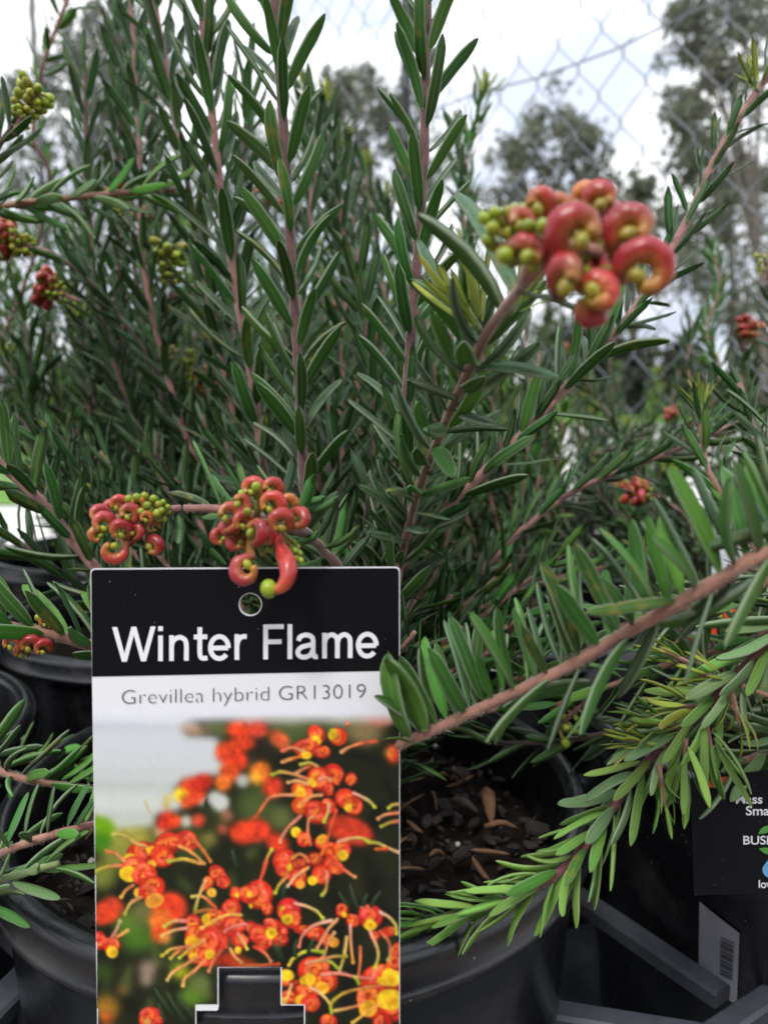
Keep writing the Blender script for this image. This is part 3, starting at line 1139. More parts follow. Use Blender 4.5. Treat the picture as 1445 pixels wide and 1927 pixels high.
# ------------------------------------------------------------------ pots and tray
RIM_Z = CAM_H - 0.130
POT_PROFILE = [(0.000, -0.172), (0.076, -0.172), (0.0905, -0.016), (0.0922, -0.0034), (0.0930, -0.0013), (0.0944, -0.0002), (0.0962, 0.0002), (0.0982, -0.0006),
               (0.0996, -0.0020), (0.1001, -0.0036), (0.1004, -0.0088), (0.1012, -0.0096), (0.1019, -0.0108), (0.1013, -0.0120), (0.0985, -0.0128), (0.0970, -0.0138), (0.0965, -0.016),
               (0.0935, -0.060), (0.0815, -0.1735), (0.000, -0.1735)]


def make_pot(x, y, label):
    root = empty('plant_pot', (x, y, RIM_Z - 0.1735), label, 'pot', 'black nursery pots')
    og = Vector((x, y, RIM_Z - 0.1735))
    V, F = lathe(POT_PROFILE[15:] + [], 72, x, y, RIM_Z)
    V2, F2 = lathe(POT_PROFILE[0:3], 72, x, y, RIM_Z)
    o = len(V)
    mesh_obj('wall', V + V2, F + [tuple(i + o for i in f) for f in F2], M_POT, root, origin=og)
    V, F = lathe(POT_PROFILE[2:16], 96, x, y, RIM_Z)
    mesh_obj('rim', V, F, M_POT, root, origin=og)
    return root


POTS = [(-0.030, 0.260, 'black plastic pot in front, its rim holding the picture tag'),
        (0.186, 0.316, 'black plastic pot with the black care tag on its rim'),
        (-0.135, 0.475, 'black plastic pot whose rim shows beside the picture tag'),
        (0.085, 0.490, 'black plastic pot hidden behind the middle sprays of leaves'),
        (0.225, 0.520, 'black plastic pot behind the one with the care tag'),
        (-0.245, 0.285, 'black plastic pot at the edge under the low leafy twigs'),
        (-0.350, 0.480, 'black plastic pot under the budding stems'),
        (-0.250, 0.690, 'black plastic pot in the third row under the tall budding shoots'),
        (-0.030, 0.700, 'black plastic pot in the third row behind the sharp shoots'),
        (0.190, 0.700, 'black plastic pot in the third row behind the big flower'),
        (-0.460, 0.700, 'black plastic pot in the third row at the blurred pink stem'),
        (-0.140, 0.915, 'black plastic pot in the rearmost row of plants'),
        (0.400, 0.740, 'black plastic pot against the fence behind the red bud cluster'),
        (0.300, 0.950, 'black plastic pot far back under the hanging big flower')]
pot_objs = [make_pot(x, y, lab) for x, y, lab in POTS]

# small printed price sticker on the wall of the care-tag pot
def pot_hit(px, py, x, y):
    for i in range(2000):
        d = 0.12 + i * 0.0001
        p = P(px, py, d)
        z = p.z - RIM_Z
        if z < -0.016:
            if math.hypot(p.x - x, p.y - y) < wall_r(p.z):
                return p
    return None


def wall_r(z):
    z = z - RIM_Z
    if z > -0.060:
        return 0.0965 + (z + 0.016) / (-0.044) * (0.0935 - 0.0965)
    return 0.0935 + (z + 0.060) / (-0.1135) * (0.0815 - 0.0935)


M_PAPER = simple('white_sticker_paper', (0.25, 0.25, 0.28), 0.6, 0.3, noise=((0.31, 0.31, 0.34), 60))
M_INK = simple('black_print_ink', (0.07, 0.07, 0.08), 0.5, 0.3)
_ph = pot_hit(1352, 1795, 0.186, 0.316)
if _ph:
    px_, py_ = 0.186, 0.316
    a_mid = math.atan2(_ph.y - py_, _ph.x - px_)
    zc = _ph.z
    V, F = [], []
    for j in range(2):
        for i in range(9):
            a = a_mid + (i / 8 - 0.5) * 0.15
            z = zc + (j - 0.5) * 0.030 - 0.0016 * (i - 4) * 0.4
            r = wall_r(z) + 0.0007
            V.append(Vector((px_ + r * math.cos(a), py_ + r * math.sin(a), z)))
    F = [(i, i + 1, i + 10, i + 9) for i in range(8)]
    st_ = mesh_obj('sticker', V, F, M_PAPER, pot_objs[1], origin=Vector(pot_objs[1].location))
    V, F = [], []
    for b in range(12):
        z0 = zc + 0.008 - b * 0.0013
        for dz in (0, -0.0006 - 0.0003 * (b % 3)):
            for a in (a_mid + 0.012, a_mid + 0.058):
                z = z0 + dz
                r = wall_r(z) + 0.0011
                V.append(Vector((px_ + r * math.cos(a), py_ + r * math.sin(a), z)))
        k = b * 4
        F.append((k, k + 1, k + 3, k + 2))
    mesh_obj('barcode', V, F, M_INK, st_, origin=Vector(pot_objs[1].location))

# pot tray: a lattice of plastic bars between the pots
TZ = CAM_H - 0.200
tray = empty('pot_tray', (0.06, 0.3, 0.0), 'black plastic lattice tray holding the pots', 'tray')


def bar(a, b, w=0.010, h=0.006, name='bar'):
    a, b = Vector(a), Vector(b)
    d = (b - a).normalized()
    s = Vector((-d.y, d.x, 0))
    # channel section with rounded top edges
    prof = [(-w / 2, -h), (-w / 2, -0.0012), (-w / 2 + 0.0012, 0), (w / 2 - 0.0012, 0), (w / 2, -0.0012), (w / 2, -h)]
    V = []
    for p in (a, b):
        for u, z in prof:
            V.append(p + s * u + Vector((0, 0, z)))
    m = len(prof)
    F = [(k, k + 1, m + k + 1, m + k) for k in range(m - 1)] + [(m - 1, 0, m, 2 * m - 1), tuple(range(m)), tuple(range(2 * m - 1, m - 1, -1))]
    return mesh_obj(name, V, F, M_TRAY, tray, smooth=False, origin=Vector(tray.location))


def pxbar(p0, p1, z=TZ, w=0.010, e0=0.0, e1=0.0):
    a, b = on_z(*p0, z), on_z(*p1, z)
    d = (b - a)
    bar(a - d * e0, b + d * e1, w)


pxbar((1085, 1675), (1345, 1850), e0=0.25, e1=0.05, w=0.0088)
pxbar((1445, 1868), (1330, 1945), e0=0.6, e1=1.4, w=0.0085, z=TZ + 0.0006)
pxbar((1030, 1893), (1290, 1935), e0=0.3, e1=0.8, z=TZ - 0.0008, w=0.009)
pxbar((1430, 1700), (1470, 1800), e0=0.6, e1=0.1, w=0.008, z=TZ - 0.0004)
pxbar((0, 1728), (70, 1790), e0=2.0, e1=0.6, w=0.008)
pxbar((-40, 1915), (80, 1795), e0=1.0, e1=0.4, w=0.0125, z=TZ - 0.0005)
for (xa, ya, xb, yb) in ((-0.47, 0.14, 0.30, 0.14), (-0.47, 0.385, -0.13, 0.385), (0.05, 0.395, 0.30, 0.395)):
    bar((xa, ya, TZ - 0.0012), (xb, yb, TZ - 0.0012), w=0.009)
for lx, ly in ((-0.45, 0.14), (0.28, 0.14), (-0.45, 0.385), (0.28, 0.395)):
    V, F = box(Vector((lx, ly, (TZ - 0.0155) / 2)), Vector((0.006, 0, 0)), Vector((0, 0.006, 0)), Vector((0, 0, (TZ - 0.0155) / 2)))
    mesh_obj('leg', V, F, M_TRAY, tray, smooth=False, origin=Vector(tray.location))
# the flat tray floor the pots stand in
V, F = box(Vector((-0.08, 0.52, RIM_Z - 0.1735 - 0.004)), Vector((0.62, 0, 0)), Vector((0, 0.56, 0)), Vector((0, 0, 0.003)))
bench = mesh_obj('display_stand', V, F, M_TRAY, None, smooth=False)
tag(bench, 'low black slab under all the pots', 'stand')

# ------------------------------------------------------------------ potting mix
SOIL_Z = RIM_Z - 0.026
for k, (x, y, lab) in enumerate(POTS[:7]):
    V, F = [], []
    rings, seg = 12, 40
    V.append(Vector((x, y, SOIL_Z + 0.003)))
    for j in range(1, rings + 1):
        for i in range(seg):
            a = 2 * math.pi * i / seg
            r = 0.0885 * j / rings
            z = SOIL_Z + 0.003 * math.sin(x * 90 + r * 130 + a * 3) * 0.6 + rng.uniform(-.0016, .0016)
            V.append(Vector((x + r * math.cos(a), y + r * math.sin(a), z)))
    for i in range(seg):
        F.append((0, 1 + i, 1 + (i + 1) % seg))
    for j in range(rings - 1):
        for i in range(seg):
            i2 = (i + 1) % seg
            F.append((1 + j * seg + i, 1 + (j + 1) * seg + i, 1 + (j + 1) * seg + i2, 1 + j * seg + i2))
    mix = mesh_obj('potting_mix', V, F, M_SOIL, None, smooth=False, origin=Vector((x, y, SOIL_Z)))
    mix.location = (x, y, SOIL_Z)
    tag(mix, ['dark chunky bark mix filling the front pot', 'dark potting mix inside the pot with the care tag', 'dark potting mix in the pot beside the picture tag',
              'dark potting mix under the middle sprays', 'dark potting mix in the pot behind the care tag', 'dark potting mix at the edge under the low twigs',
              'dark potting mix under the budding stems'][k], 'potting mix', 'potting mix in the pots')
    if k:
        mix['kind'] = 'stuff'
    else:
        SOIL = mix
# bark chips lie on the front pot's mix
for i in range(300):
    big = i < 120
    a = rng.random() * 6.283
    r = 0.086 * math.sqrt(rng.random())
    sx = rng.uniform(.0032, .0068) if big else rng.uniform(.0016, .0036)
    sy, sz = sx * rng.uniform(.35, .7), sx * rng.uniform(.14, .3)
    V, F = [], []
    m = 7
    jit = [rng.uniform(.7, 1.15) for _ in range(m)]
    for lvl, (zz_, sc) in enumerate(((-1, .8), (-.2, 1), (1, .78))):
        for k in range(m):
            t = 2 * math.pi * k / m
            V.append(Vector((math.cos(t) * sx * jit[k] * sc, math.sin(t) * sy * jit[k] * sc, zz_ * sz * rng.uniform(.7, 1.2))))
    for lvl in range(2):
        for k in range(m):
            k2 = (k + 1) % m
            F.append((lvl * m + k, lvl * m + k2, (lvl + 1) * m + k2, (lvl + 1) * m + k))
    F.append(tuple(2 * m + k for k in range(m)))
    F.append(tuple(range(m - 1, -1, -1)))
    mt = M_BARK[0] if rng.random() < .62 else (M_BARK[1] if rng.random() < .94 else M_BARK[2])
    o = mesh_obj('bark_chip', V, F, mt, SOIL, smooth=False)
    o.location = (r * math.cos(a), r * math.sin(a), rng.uniform(0.001, 0.0055) + sz)
    o.rotation_euler = (rng.uniform(-.5, .5), rng.uniform(-.5, .5), rng.random() * 6.283)
bv, bf = [], []
for i in range(900):
    a = rng.random() * 6.283
    r = 0.087 * math.sqrt(rng.random())
    c0 = Vector((r * math.cos(a), r * math.sin(a), rng.uniform(.001, .005)))
    u = Vector((rng.uniform(-1, 1), rng.uniform(-1, 1), rng.uniform(-.4, .4))).normalized()
    w_ = u.orthogonal().normalized()
    l1, l2 = rng.uniform(.0008, .0026), rng.uniform(.0004, .001)
    k = len(bv)
    bv += [c0 + u * l1, c0 + w_ * l2, c0 - u * l1, c0 - w_ * l2, c0 + u.cross(w_) * l2]
    bf += [(k, k + 1, k + 4), (k + 1, k + 2, k + 4), (k + 2, k + 3, k + 4), (k + 3, k, k + 4), (k + 3, k + 2, k + 1, k)]
o = mesh_obj('bark_crumb', bv, bf, M_BARK[1], SOIL, smooth=False)
o['kind'] = 'stuff'
for i in range(26):
    a = rng.random() * 6.283
    r = 0.08 * math.sqrt(rng.random())
    V, F, C = ball(Vector((0, 0, 0)), rng.uniform(.0008, .0013), LIME, nu=7, nv=5)
    o = mesh_obj('fertiliser_bead', V, F, M_BEAD, SOIL)
    o.location = (r * math.cos(a), r * math.sin(a), .0075)
for i in range(34):
    a = rng.random() * 6.283
    r = 0.08 * math.sqrt(rng.random())
    o = bpy.data.objects.new('fallen_leaf', LEAF_LO['mature', i % 6])
    link(o, SOIL)
    k_ = rng.uniform(.010, .018)
    o.location = (r * math.cos(a), r * math.sin(a), .0082)
    o.rotation_euler = (rng.uniform(-.3, .3), rng.uniform(-.4, .4), rng.random() * 6.283)
    o.scale = (k_, k_, k_)
    o.material_slots[0].link = 'OBJECT'
    o.material_slots[0].material = M_DEADLEAF
# a few distinct pieces seen in the photograph
for (p0, p1, w, mt) in (((915, 1490), (925, 1548), .0028, 2), ((912, 1556), (975, 1560), .0011, 2), ((812, 1490), (822, 1525), .0007, 2),
                        ((808, 1612), (838, 1612), .0009, 2), ((848, 1508), (900, 1530), .0016, 1), ((835, 1450), (880, 1475), .001, 1)):
    a, b = on_z(*p0, SOIL_Z + 0.009), on_z(*p1, SOIL_Z + 0.008)
    V, F = tube(catmull([a, a.lerp(b, .5) + Vector((0, 0, .002)), b], 6), [w * .7, w, w, w * .9, w * .7, w * .3], 6)
    mesh_obj('bark_chip', V, F, M_BARK[mt], SOIL, origin=Vector(SOIL.location))

# ------------------------------------------------------------------ picture tag
TL, TR, BL = P(170, 1070, 0.1705), P(752.5, 1067, 0.1705), P(183, 1927, 0.1747)
_n = (TR - TL).cross(BL - TL).normalized()
if _n.dot(CAM_B) < 0:
    _n = -_n
TAG_N = _n
EYE = Vector((0, 0, CAM_H))


def on_tag(px, py, lift=0.0):
    d = P(px, py, 1.0) - EYE
    t = (TL - EYE).dot(TAG_N) / d.dot(TAG_N)
    return EYE + d * t + TAG_N * lift


def arc_px(cx, cy, r, a0, a1, n):
    return [(cx + r * math.cos(R(a0 + (a1 - a0) * i / n)), cy + r * math.sin(R(a0 + (a1 - a0) * i / n))) for i in range(n + 1)]


def left_x(y):
    return 170 + (y - 1070) * (183 - 170) / 857.0


OUT = arc_px(178, 1078, 8, 180, 270, 5) + arc_px(744.5, 1075, 8, 270, 360, 5)
OUT += [(752.5, 1948), (572, 1948), (572, 1893), (533, 1893)] + arc_px(532, 1890, 4, 90, 180, 3) + arc_px(534, 1819, 6, 180, 270, 4)[:2] + [(529.5, 1821), (411, 1822)]
OUT += arc_px(407, 1899, 4, 0, 90, 3) + [(369, 1903), (369, 1948), (left_x(1948), 1948)]
HOLE = arc_px(471, 1137.5, 20.5, 0, 360, 28)[:-1]

M_CARD = simple('white_card_edge', (0.76, 0.765, 0.79), 0.45, 0.4)


def tag_print_material(name, base, rough):
    m, t, out = new_mat(name)
    tc = nd(t, 'ShaderNodeTexCoord')
    v = nd(t, 'ShaderNodeTexVoronoi', inp={'Scale': 520.0, 'Randomness': 1.0})
    lk(t, tc.outputs['Object'], v.inputs['Vector'])
    n3 = nd(t, 'ShaderNodeTexNoise', inp={'Scale': 70.0, 'Detail': 3.0})
    lk(t, tc.outputs['Object'], n3.inputs['Vector'])
    c1 = nd(t, 'ShaderNodeMath', operation='LESS_THAN', inp={1: 0.05})
    lk(t, v.outputs['Distance'], c1.inputs[0])
    c2 = nd(t, 'ShaderNodeMath', operation='GREATER_THAN', inp={1: 0.5})
    lk(t, n3.outputs['Fac'], c2.inputs[0])
    c3 = nd(t, 'ShaderNodeMath', operation='MULTIPLY')
    lk(t, c1.outputs[0], c3.inputs[0])
    lk(t, c2.outputs[0], c3.inputs[1])
    mx = nd(t, 'ShaderNodeMix', data_type='RGBA')
    mx.inputs['A'].default_value = (*base, 1)
    mx.inputs['B'].default_value = (0.34, 0.32, 0.30, 1)
    lk(t, c3.outputs[0], mx.inputs['Factor'])
    b = nd(t, 'ShaderNodeBsdfPrincipled', inp={'Roughness': rough, 'Specular IOR Level': 0.10})
    lk(t, mx.outputs['Result'], b.inputs['Base Color'])
    lk(t, b.outputs['BSDF'], out.inputs['Surface'])
    return m


M_BLACKPRINT = tag_print_material('black_gloss_print', (0.0065, 0.0062, 0.008), 0.32)
M_LETTER = simple('white_lettering', (0.78, 0.79, 0.83), 0.45, 0.3)
M_GREYINK = simple('grey_lettering', (0.06, 0.06, 0.07), 0.5, 0.3)


def card_from(outline, hole, thick, name, mat, parent, origin, mapf):
    import bmesh
    bm = bmesh.new()
    front = [bm.verts.new(mapf(*p, 0.0)) for p in outline]
    edges = [bm.edges.new((front[i], front[(i + 1) % len(front)])) for i in range(len(front))]
    if hole:
        hv = [bm.verts.new(mapf(*p, 0.0)) for p in hole]
        edges += [bm.edges.new((hv[i], hv[(i + 1) % len(hv)])) for i in range(len(hv))]
    bmesh.ops.triangle_fill(bm, use_beauty=True, use_dissolve=False, edges=edges)
    bmesh.ops.recalc_face_normals(bm, faces=bm.faces)
    if thick:
        geom = bmesh.ops.extrude_face_region(bm, geom=list(bm.faces))
        nv = [g for g in geom['geom'] if isinstance(g, bmesh.types.BMVert)]
        bmesh.ops.translate(bm, verts=nv, vec=-TAG_N * thick if thick else Vector())
        bmesh.ops.recalc_face_normals(bm, faces=bm.faces)
    for v in bm.verts:
        v.co -= origin
    me = bpy.data.meshes.new(name)
    bm.to_mesh(me)
    bm.free()
    me.materials.append(mat)
    o = bpy.data.objects.new(name, me)
    return link(o, parent)


TAG0 = on_tag(462, 1850)
ptag = empty('plant_tag', TAG0, 'black and white picture tag with a clear round hole clipped to the front pot', 'tag', 'printed plant tags')
card_from(OUT, HOLE, 0.0006, 'card', M_CARD, ptag, TAG0, lambda x, y, l: on_tag(x, y, 0))
# black header, a hair inside the card so a white edge shows
HDR = arc_px(179.5, 1079.5, 7.5, 180, 270, 5) + arc_px(743, 1076.5, 7.5, 270, 360, 5) + [(750.8, 1262), (173.6, 1273.5)]
HOLE2 = arc_px(471, 1137.5, 22.0, 0, 360, 28)[:-1]
card_from(HDR, HOLE2, 0, 'header', M_BLACKPRINT, ptag, TAG0, lambda x, y, l: on_tag(x, y, 0.00012))


def ribbon(pts, w, lift, V, F, mapf):
    """Flat mitred stroke of width w (pixels on the tag)."""
    n = len(pts)
    b = len(V)
    for i in range(n):
        x, y = pts[i]
        if i == 0:
            dx, dy = pts[1][0] - x, pts[1][1] - y
            l = math.hypot(dx, dy)
            nx, ny, k = -dy / l, dx / l, 1
        elif i == n - 1:
            dx, dy = x - pts[i - 1][0], y - pts[i - 1][1]
            l = math.hypot(dx, dy)
            nx, ny, k = -dy / l, dx / l, 1
        else:
            ax, ay = x - pts[i - 1][0], y - pts[i - 1][1]
            bx, by = pts[i + 1][0] - x, pts[i + 1][1] - y
            la, lb = math.hypot(ax, ay), math.hypot(bx, by)
            n1 = (-ay / la, ax / la)
            n2 = (-by / lb, bx / lb)
            nx, ny = n1[0] + n2[0], n1[1] + n2[1]
            l = math.hypot(nx, ny)
            nx, ny = nx / l, ny / l
            k = min(3.0, 1 / max(0.2, nx * n1[0] + ny * n1[1]))
        V.append(mapf(x + nx * w / 2 * k, y + ny * w / 2 * k, lift))
        V.append(mapf(x - nx * w / 2 * k, y - ny * w / 2 * k, lift))
    for i in range(n - 1):
        F.append((b + 2 * i, b + 2 * i + 1, b + 2 * i + 3, b + 2 * i + 2))


def sm(pts, n=14):
    return [(v.x, v.y) for v in catmull([Vector((x, y, 0)) for x, y in pts], n)]


def ell(cx, cy, rx, ry, a0, a1, n=22):
    return [(cx + rx * math.cos(R(a0 + (a1 - a0) * i / n)), cy + ry * math.sin(R(a0 + (a1 - a0) * i / n))) for i in range(n + 1)]


W_ = 21.0
STROKES = [
    [(338, 0), (338, 114)], [(338, 134), (338, 155)],
    [(387, 0), (387, 114)], sm([(387, 66), (396, 92), (424, 105), (447, 92), (453, 68), (453, 34), (453, 0)], 20),
    sm([(513, 148), (513, 100), (513, 36), (518, 14), (532, 9), (547, 11)], 18), [(486, 105), (546, 105)],
    [(562, 54), (640, 54)], ell(600, 56, 40, 49, -3, 320, 30),
    [(678, 0), (678, 114)], sm([(678, 62), (686, 90), (703, 103), (722, 103)], 10),
    [(806, 0), (806, 155)], [(806, 145), (887, 145)], [(806, 78), (877, 78)],
    [(914, 0), (914, 155)],
    sm([(952, 80), (960, 98), (986, 106), (1010, 98), (1017, 80), (1017, 40), (1019, 16), (1026, 8), (1038, 9)], 24),
    sm([(1017, 64), (990, 58), (962, 50), (949, 30), (958, 12), (982, 7), (1006, 18), (1017, 40)], 20),
    [(1068, 0), (1068, 114)], sm([(1068, 66), (1076, 92), (1100, 105), (1120, 93), (1125, 68), (1125, 0)], 20),
    sm([(1125, 66), (1133, 92), (1156, 105), (1177, 93), (1182, 68), (1182, 0)], 20),
    [(1220, 54), (1298, 54)], ell(1258, 56, 40, 49, -3, 320, 30),
]
V, F = [], []
for si, st in enumerate(STROKES):
    pts = []
    for x, y in st:
        base = 463 - (x - 125) * (20.0 / 1180.0)
        pts.append((160 + x / 2.369, 1050 + (base - y) / 2.369))
    ribbon(pts, W_ / 2.369, 0.00024 + si * 0.000006, V, F, on_tag)
_w = [(122, 155), (145, 155), (177, 36), (208, 155), (230, 155), (262, 36), (294, 155), (316, 155), (273, 0), (251, 0), (219, 118), (188, 0), (166, 0)]
F.append(tuple(range(len(V), len(V) + len(_w))))
for x, y in _w:
    V.append(on_tag(160 + x / 2.369, 1050 + (463 - (x - 125) * (20.0 / 1180.0) - y) / 2.369, 0.00022))
mesh_obj('lettering', V, F, M_LETTER, ptag, smooth=False, origin=TAG0)


def text_verts(body, offset=0.0):
    c = bpy.data.curves.new('lettering', 'FONT')
    c.body = body
    c.offset = offset
    c.resolution_u = 6
    o = bpy.data.objects.new('lettering', c)
    COL.objects.link(o)
    dg = bpy.context.evaluated_depsgraph_get()
    me = bpy.data.meshes.new_from_object(o.evaluated_get(dg))
    vs = [v.co.copy() for v in me.vertices]
    fs = [tuple(p.vertices) for p in me.polygons]
    bpy.data.objects.remove(o)
    bpy.data.curves.remove(c)
    bpy.data.meshes.remove(me)
    return vs, fs


vs, fs = text_verts('Grevillea hybrid GR13019', -0.022)
x0, x1 = min(v.x for v in vs), max(v.x for v in vs)
capv = 0.70
tv = []
for v in vs:
    u = (v.x - x0) / (x1 - x0)
    tv.append(on_tag(230 + 458 * u, 1325 - 12 * u - v.y / capv * 27.5, 0.00024))
mesh_obj('lettering', tv, fs, M_GREYINK, ptag, smooth=False, origin=TAG0)

# --- the flat printed photograph: painted as print colours on a fine grid
PX0, PY0, PW, PH = 164, 1326, 600, 620
yy, xx = np.mgrid[0:PH, 0:PW].astype(np.float32)
img = np.zeros((PH, PW, 3), np.float32)


def blur(a, s):
    k = int(3 * s)
    g = np.exp(-0.5 * (np.arange(-k, k + 1) / s) ** 2)
    g /= g.sum()
    pad = [(k, k), (0, 0)] + [(0, 0)] * (a.ndim - 2)
    b = np.pad(a, pad, mode='edge')
    b = sum(g[i] * b[i:i + a.shape[0]] for i in range(2 * k + 1))
    pad = [(0, 0), (k, k)] + [(0, 0)] * (a.ndim - 2)
    b = np.pad(b, pad, mode='edge')
    return sum(g[i] * b[:, i:i + a.shape[1]] for i in range(2 * k + 1))


def za(x, y): return (170 + x / 4.817 - PX0, 1330 + y / 4.817 - PY0)
def zb(x, y): return (460 + x / 4.817 - PX0, 1330 + y / 4.817 - PY0)
def zc_(x, y): return (170 + x / 4.817 - PX0, 1620 + y / 4.817 - PY0)
def zd(x, y): return (460 + x / 4.817 - PX0, 1620 + y / 4.817 - PY0)


def disc(c, r, col, soft=1.5, asp=1.0, rot=0.0, alpha=1.0):
    cx, cy = c
    R_ = max(r, r * asp) + soft + 2
    x0, x1 = int(max(0, cx - R_)), int(min(PW, cx + R_ + 1))
    y0, y1 = int(max(0, cy - R_)), int(min(PH, cy + R_ + 1))
    if x1 <= x0 or y1 <= y0:
        return
    X, Y = xx[y0:y1, x0:x1] - cx, yy[y0:y1, x0:x1] - cy
    ca, sa = math.cos(R(rot)), math.sin(R(rot))
    u, v = X * ca + Y * sa, (-X * sa + Y * ca)
    dd = np.sqrt((u / asp) ** 2 + v ** 2)
    a = np.clip((r - dd) / max(soft, .5) + .5, 0, 1)[..., None] * alpha
    a = a * a * (3 - 2 * a)
    img[y0:y1, x0:x1] = img[y0:y1, x0:x1] * (1 - a) + np.array(col, np.float32) / 255 * a


def stroke(pts, w0, w1, c0, c1, soft=1.2, alpha=1.0):
    q = catmull([Vector((x, y, 0)) for x, y in pts], 3 + int(sum(math.hypot(pts[i + 1][0] - pts[i][0], pts[i + 1][1] - pts[i][1]) for i in range(len(pts) - 1)) / 1.2))
    n = len(q)
    for i, p in enumerate(q):
        u = i / (n - 1)
        disc((p.x, p.y), w0 + (w1 - w0) * u, mixc(c0, c1, u), soft, alpha=alpha)


pr = random.Random(4)
img[:] = np.array((30, 34, 20), np.float32) / 255
for i in range(240):                                       # dim out of focus foliage
    x, y = pr.random() * PW, pr.random() * PH
    c = pr.choice([(24, 26, 15), (46, 54, 27), (62, 76, 36), (34, 40, 22), (20, 22, 15), (78, 84, 44)])
    if x > 330 and y > 60:
        c = mixc(c, (20, 20, 17), 0.65)
    stroke([(x, y), (x + pr.uniform(-25, 25), y - pr.uniform(15, 60))], pr.uniform(5, 14), 3, c, c, 8)
for (z, c, r, a) in [((zc_, 440, 700), (74, 112, 34), 26, 1.3), ((zc_, 330, 560), (92, 128, 40), 22, 1), ((zc_, 110, 130), (120, 130, 50), 26, 1), ((zc_, 480, 470), (110, 112, 60), 24, 1),
                     ((zc_, 520, 980), (158, 132, 118), 16, 1), ((zc_, 510, 1080), (160, 140, 120), 12, 1), ((zc_, 820, 1000), (176, 180, 30), 15, 1), ((zc_, 930, 1230), (92, 132, 34), 20, 1.2),
                     ((zc_, 1000, 1120), (106, 120, 62), 18, 1), ((zc_, 110, 1010), (52, 74, 24), 18, 1), ((zc_, 150, 1330), (170, 120, 40), 22, 1), ((zc_, 150, 1430), (200, 90, 30), 12, 1),
                     ((zc_, 290, 1170), (150, 90, 50), 7, 1), ((za, 330, 1180), (170, 160, 66), 34, 1.5), ((za, 260, 1330), (140, 140, 60), 26, 1.2), ((za, 900, 1230), (70, 84, 34), 30, 1),
                     ((za, 1080, 1200), (130, 122, 60), 14, 1), ((zb, 380, 250), (72, 88, 48), 28, 1.2), ((zb, 520, 130), (88, 100, 56), 30, 1.4), ((zb, 900, 130), (90, 92, 60), 34, 1.8),
                     ((zb, 1100, 230), (140, 120, 80), 26, 1.2), ((zb, 150, 420), (40, 34, 26), 26, .8), ((zb, 90, 900), (76, 92, 46), 34, 1), ((zb, 330, 1010), (96, 104, 56), 24, 1)]:
    disc(z[0](z[1], z[2]), r, c, r * 1.2, a)
img = blur(img, 4.0)
# washed out wall at the upper part
m_ = np.zeros((PH, PW), np.float32)
poly = [za(-60, -40), za(3000, -40), za(3000, 20), za(2400, 50), za(1900, 70), za(1500, 100), za(1300, 90), za(950, 110), za(860, 140), za(880, 260), za(1150, 270), za(1190, 360), za(1160, 480),
        za(1250, 500), za(1180, 620), za(1050, 640), za(860, 660), za(760, 760), za(880, 900), za(760, 960), za(600, 980), za(590, 1090), za(440, 1090), za(200, 1110), za(-60, 1040)]
px_, py_ = [p[0] for p in poly], [p[1] for p in poly]
for r_i in range(PH):
    xs_ = []
    for i in range(len(poly)):
        j = (i + 1) % len(poly)
        if (py_[i] > r_i) != (py_[j] > r_i):
            xs_.append(px_[i] + (r_i - py_[i]) / (py_[j] - py_[i]) * (px_[j] - px_[i]))
    xs_.sort()
    for a, b in zip(xs_[::2], xs_[1::2]):
        m_[r_i, max(0, int(a)):max(0, int(b))] = 1
m_ = blur(m_, 5.0)[..., None]
wall = np.zeros_like(img)
gy = (yy / 230).clip(0, 1)
wall[..., 0] = 216 - 14 * gy
wall[..., 1] = 219 - 12 * gy
wall[..., 2] = 231 - 36 * gy
for y_, d_, s_ in ((40, 14, 9), (150, 16, 10), (125, 8, 6), (185, -8, 12), (210, 10, 8)):
    wall -= (d_ * np.exp(-((yy - y_ - 0.02 * xx) / s_) ** 2))[..., None] * np.array((1, 1, 1.1)) * (1 - (xx / 330).clip(0, 1))[..., None]
img = img * (1 - m_) + wall / 255 * m_
for (z, c, r) in [((za, 1000, 850), (200, 205, 196), 10), ((za, 1180, 870), (214, 214, 206), 17), ((za, 1130, 830), (205, 208, 200), 14), ((za, 1380, 670), (188, 188, 180), 13), ((za, 870, 1040), (196, 200, 182), 12),
                  ((za, 700, 830), (206, 190, 84), 7), ((za, 690, 890), (200, 170, 70), 6), ((za, 640, 1130), (205, 170, 120), 12)]:
    disc(z[0](z[1], z[2]), r, c, 8)
disc(za(110, 1120), 24, (112, 162, 22), 14, 1.0)
disc(za(90, 1230), 20, (70, 130, 24), 14)
disc(za(30, 1040), 14, (120, 170, 30), 12)
for (z, c, r, a) in [((za, 950, 215), (176, 142, 104), 10, 2.2), ((za, 1090, 190), (120, 122, 84), 10, 1.6), ((za, 900, 170), (206, 176, 164), 9, 2), ((za, 1180, 200), (104, 112, 66), 13, 1.2), ((zb, 60, 130), (188, 128, 106), 12, 1.6),
                     ((zb, 260, 120), (120, 110, 92), 14, 1.5), ((zb, 420, 110), (128, 130, 96), 14, 1.6), ((zb, 900, 90), (150, 148, 120), 15, 2), ((zb, 1180, 90), (196, 140, 110), 15, 1.8)]:
    disc(z[0](z[1], z[2]), r, c, r * 1.4, a, 0, .85)
RD, OR, YE, PK = (234, 70, 36), (240, 118, 44), (244, 200, 40), (226, 96, 88)
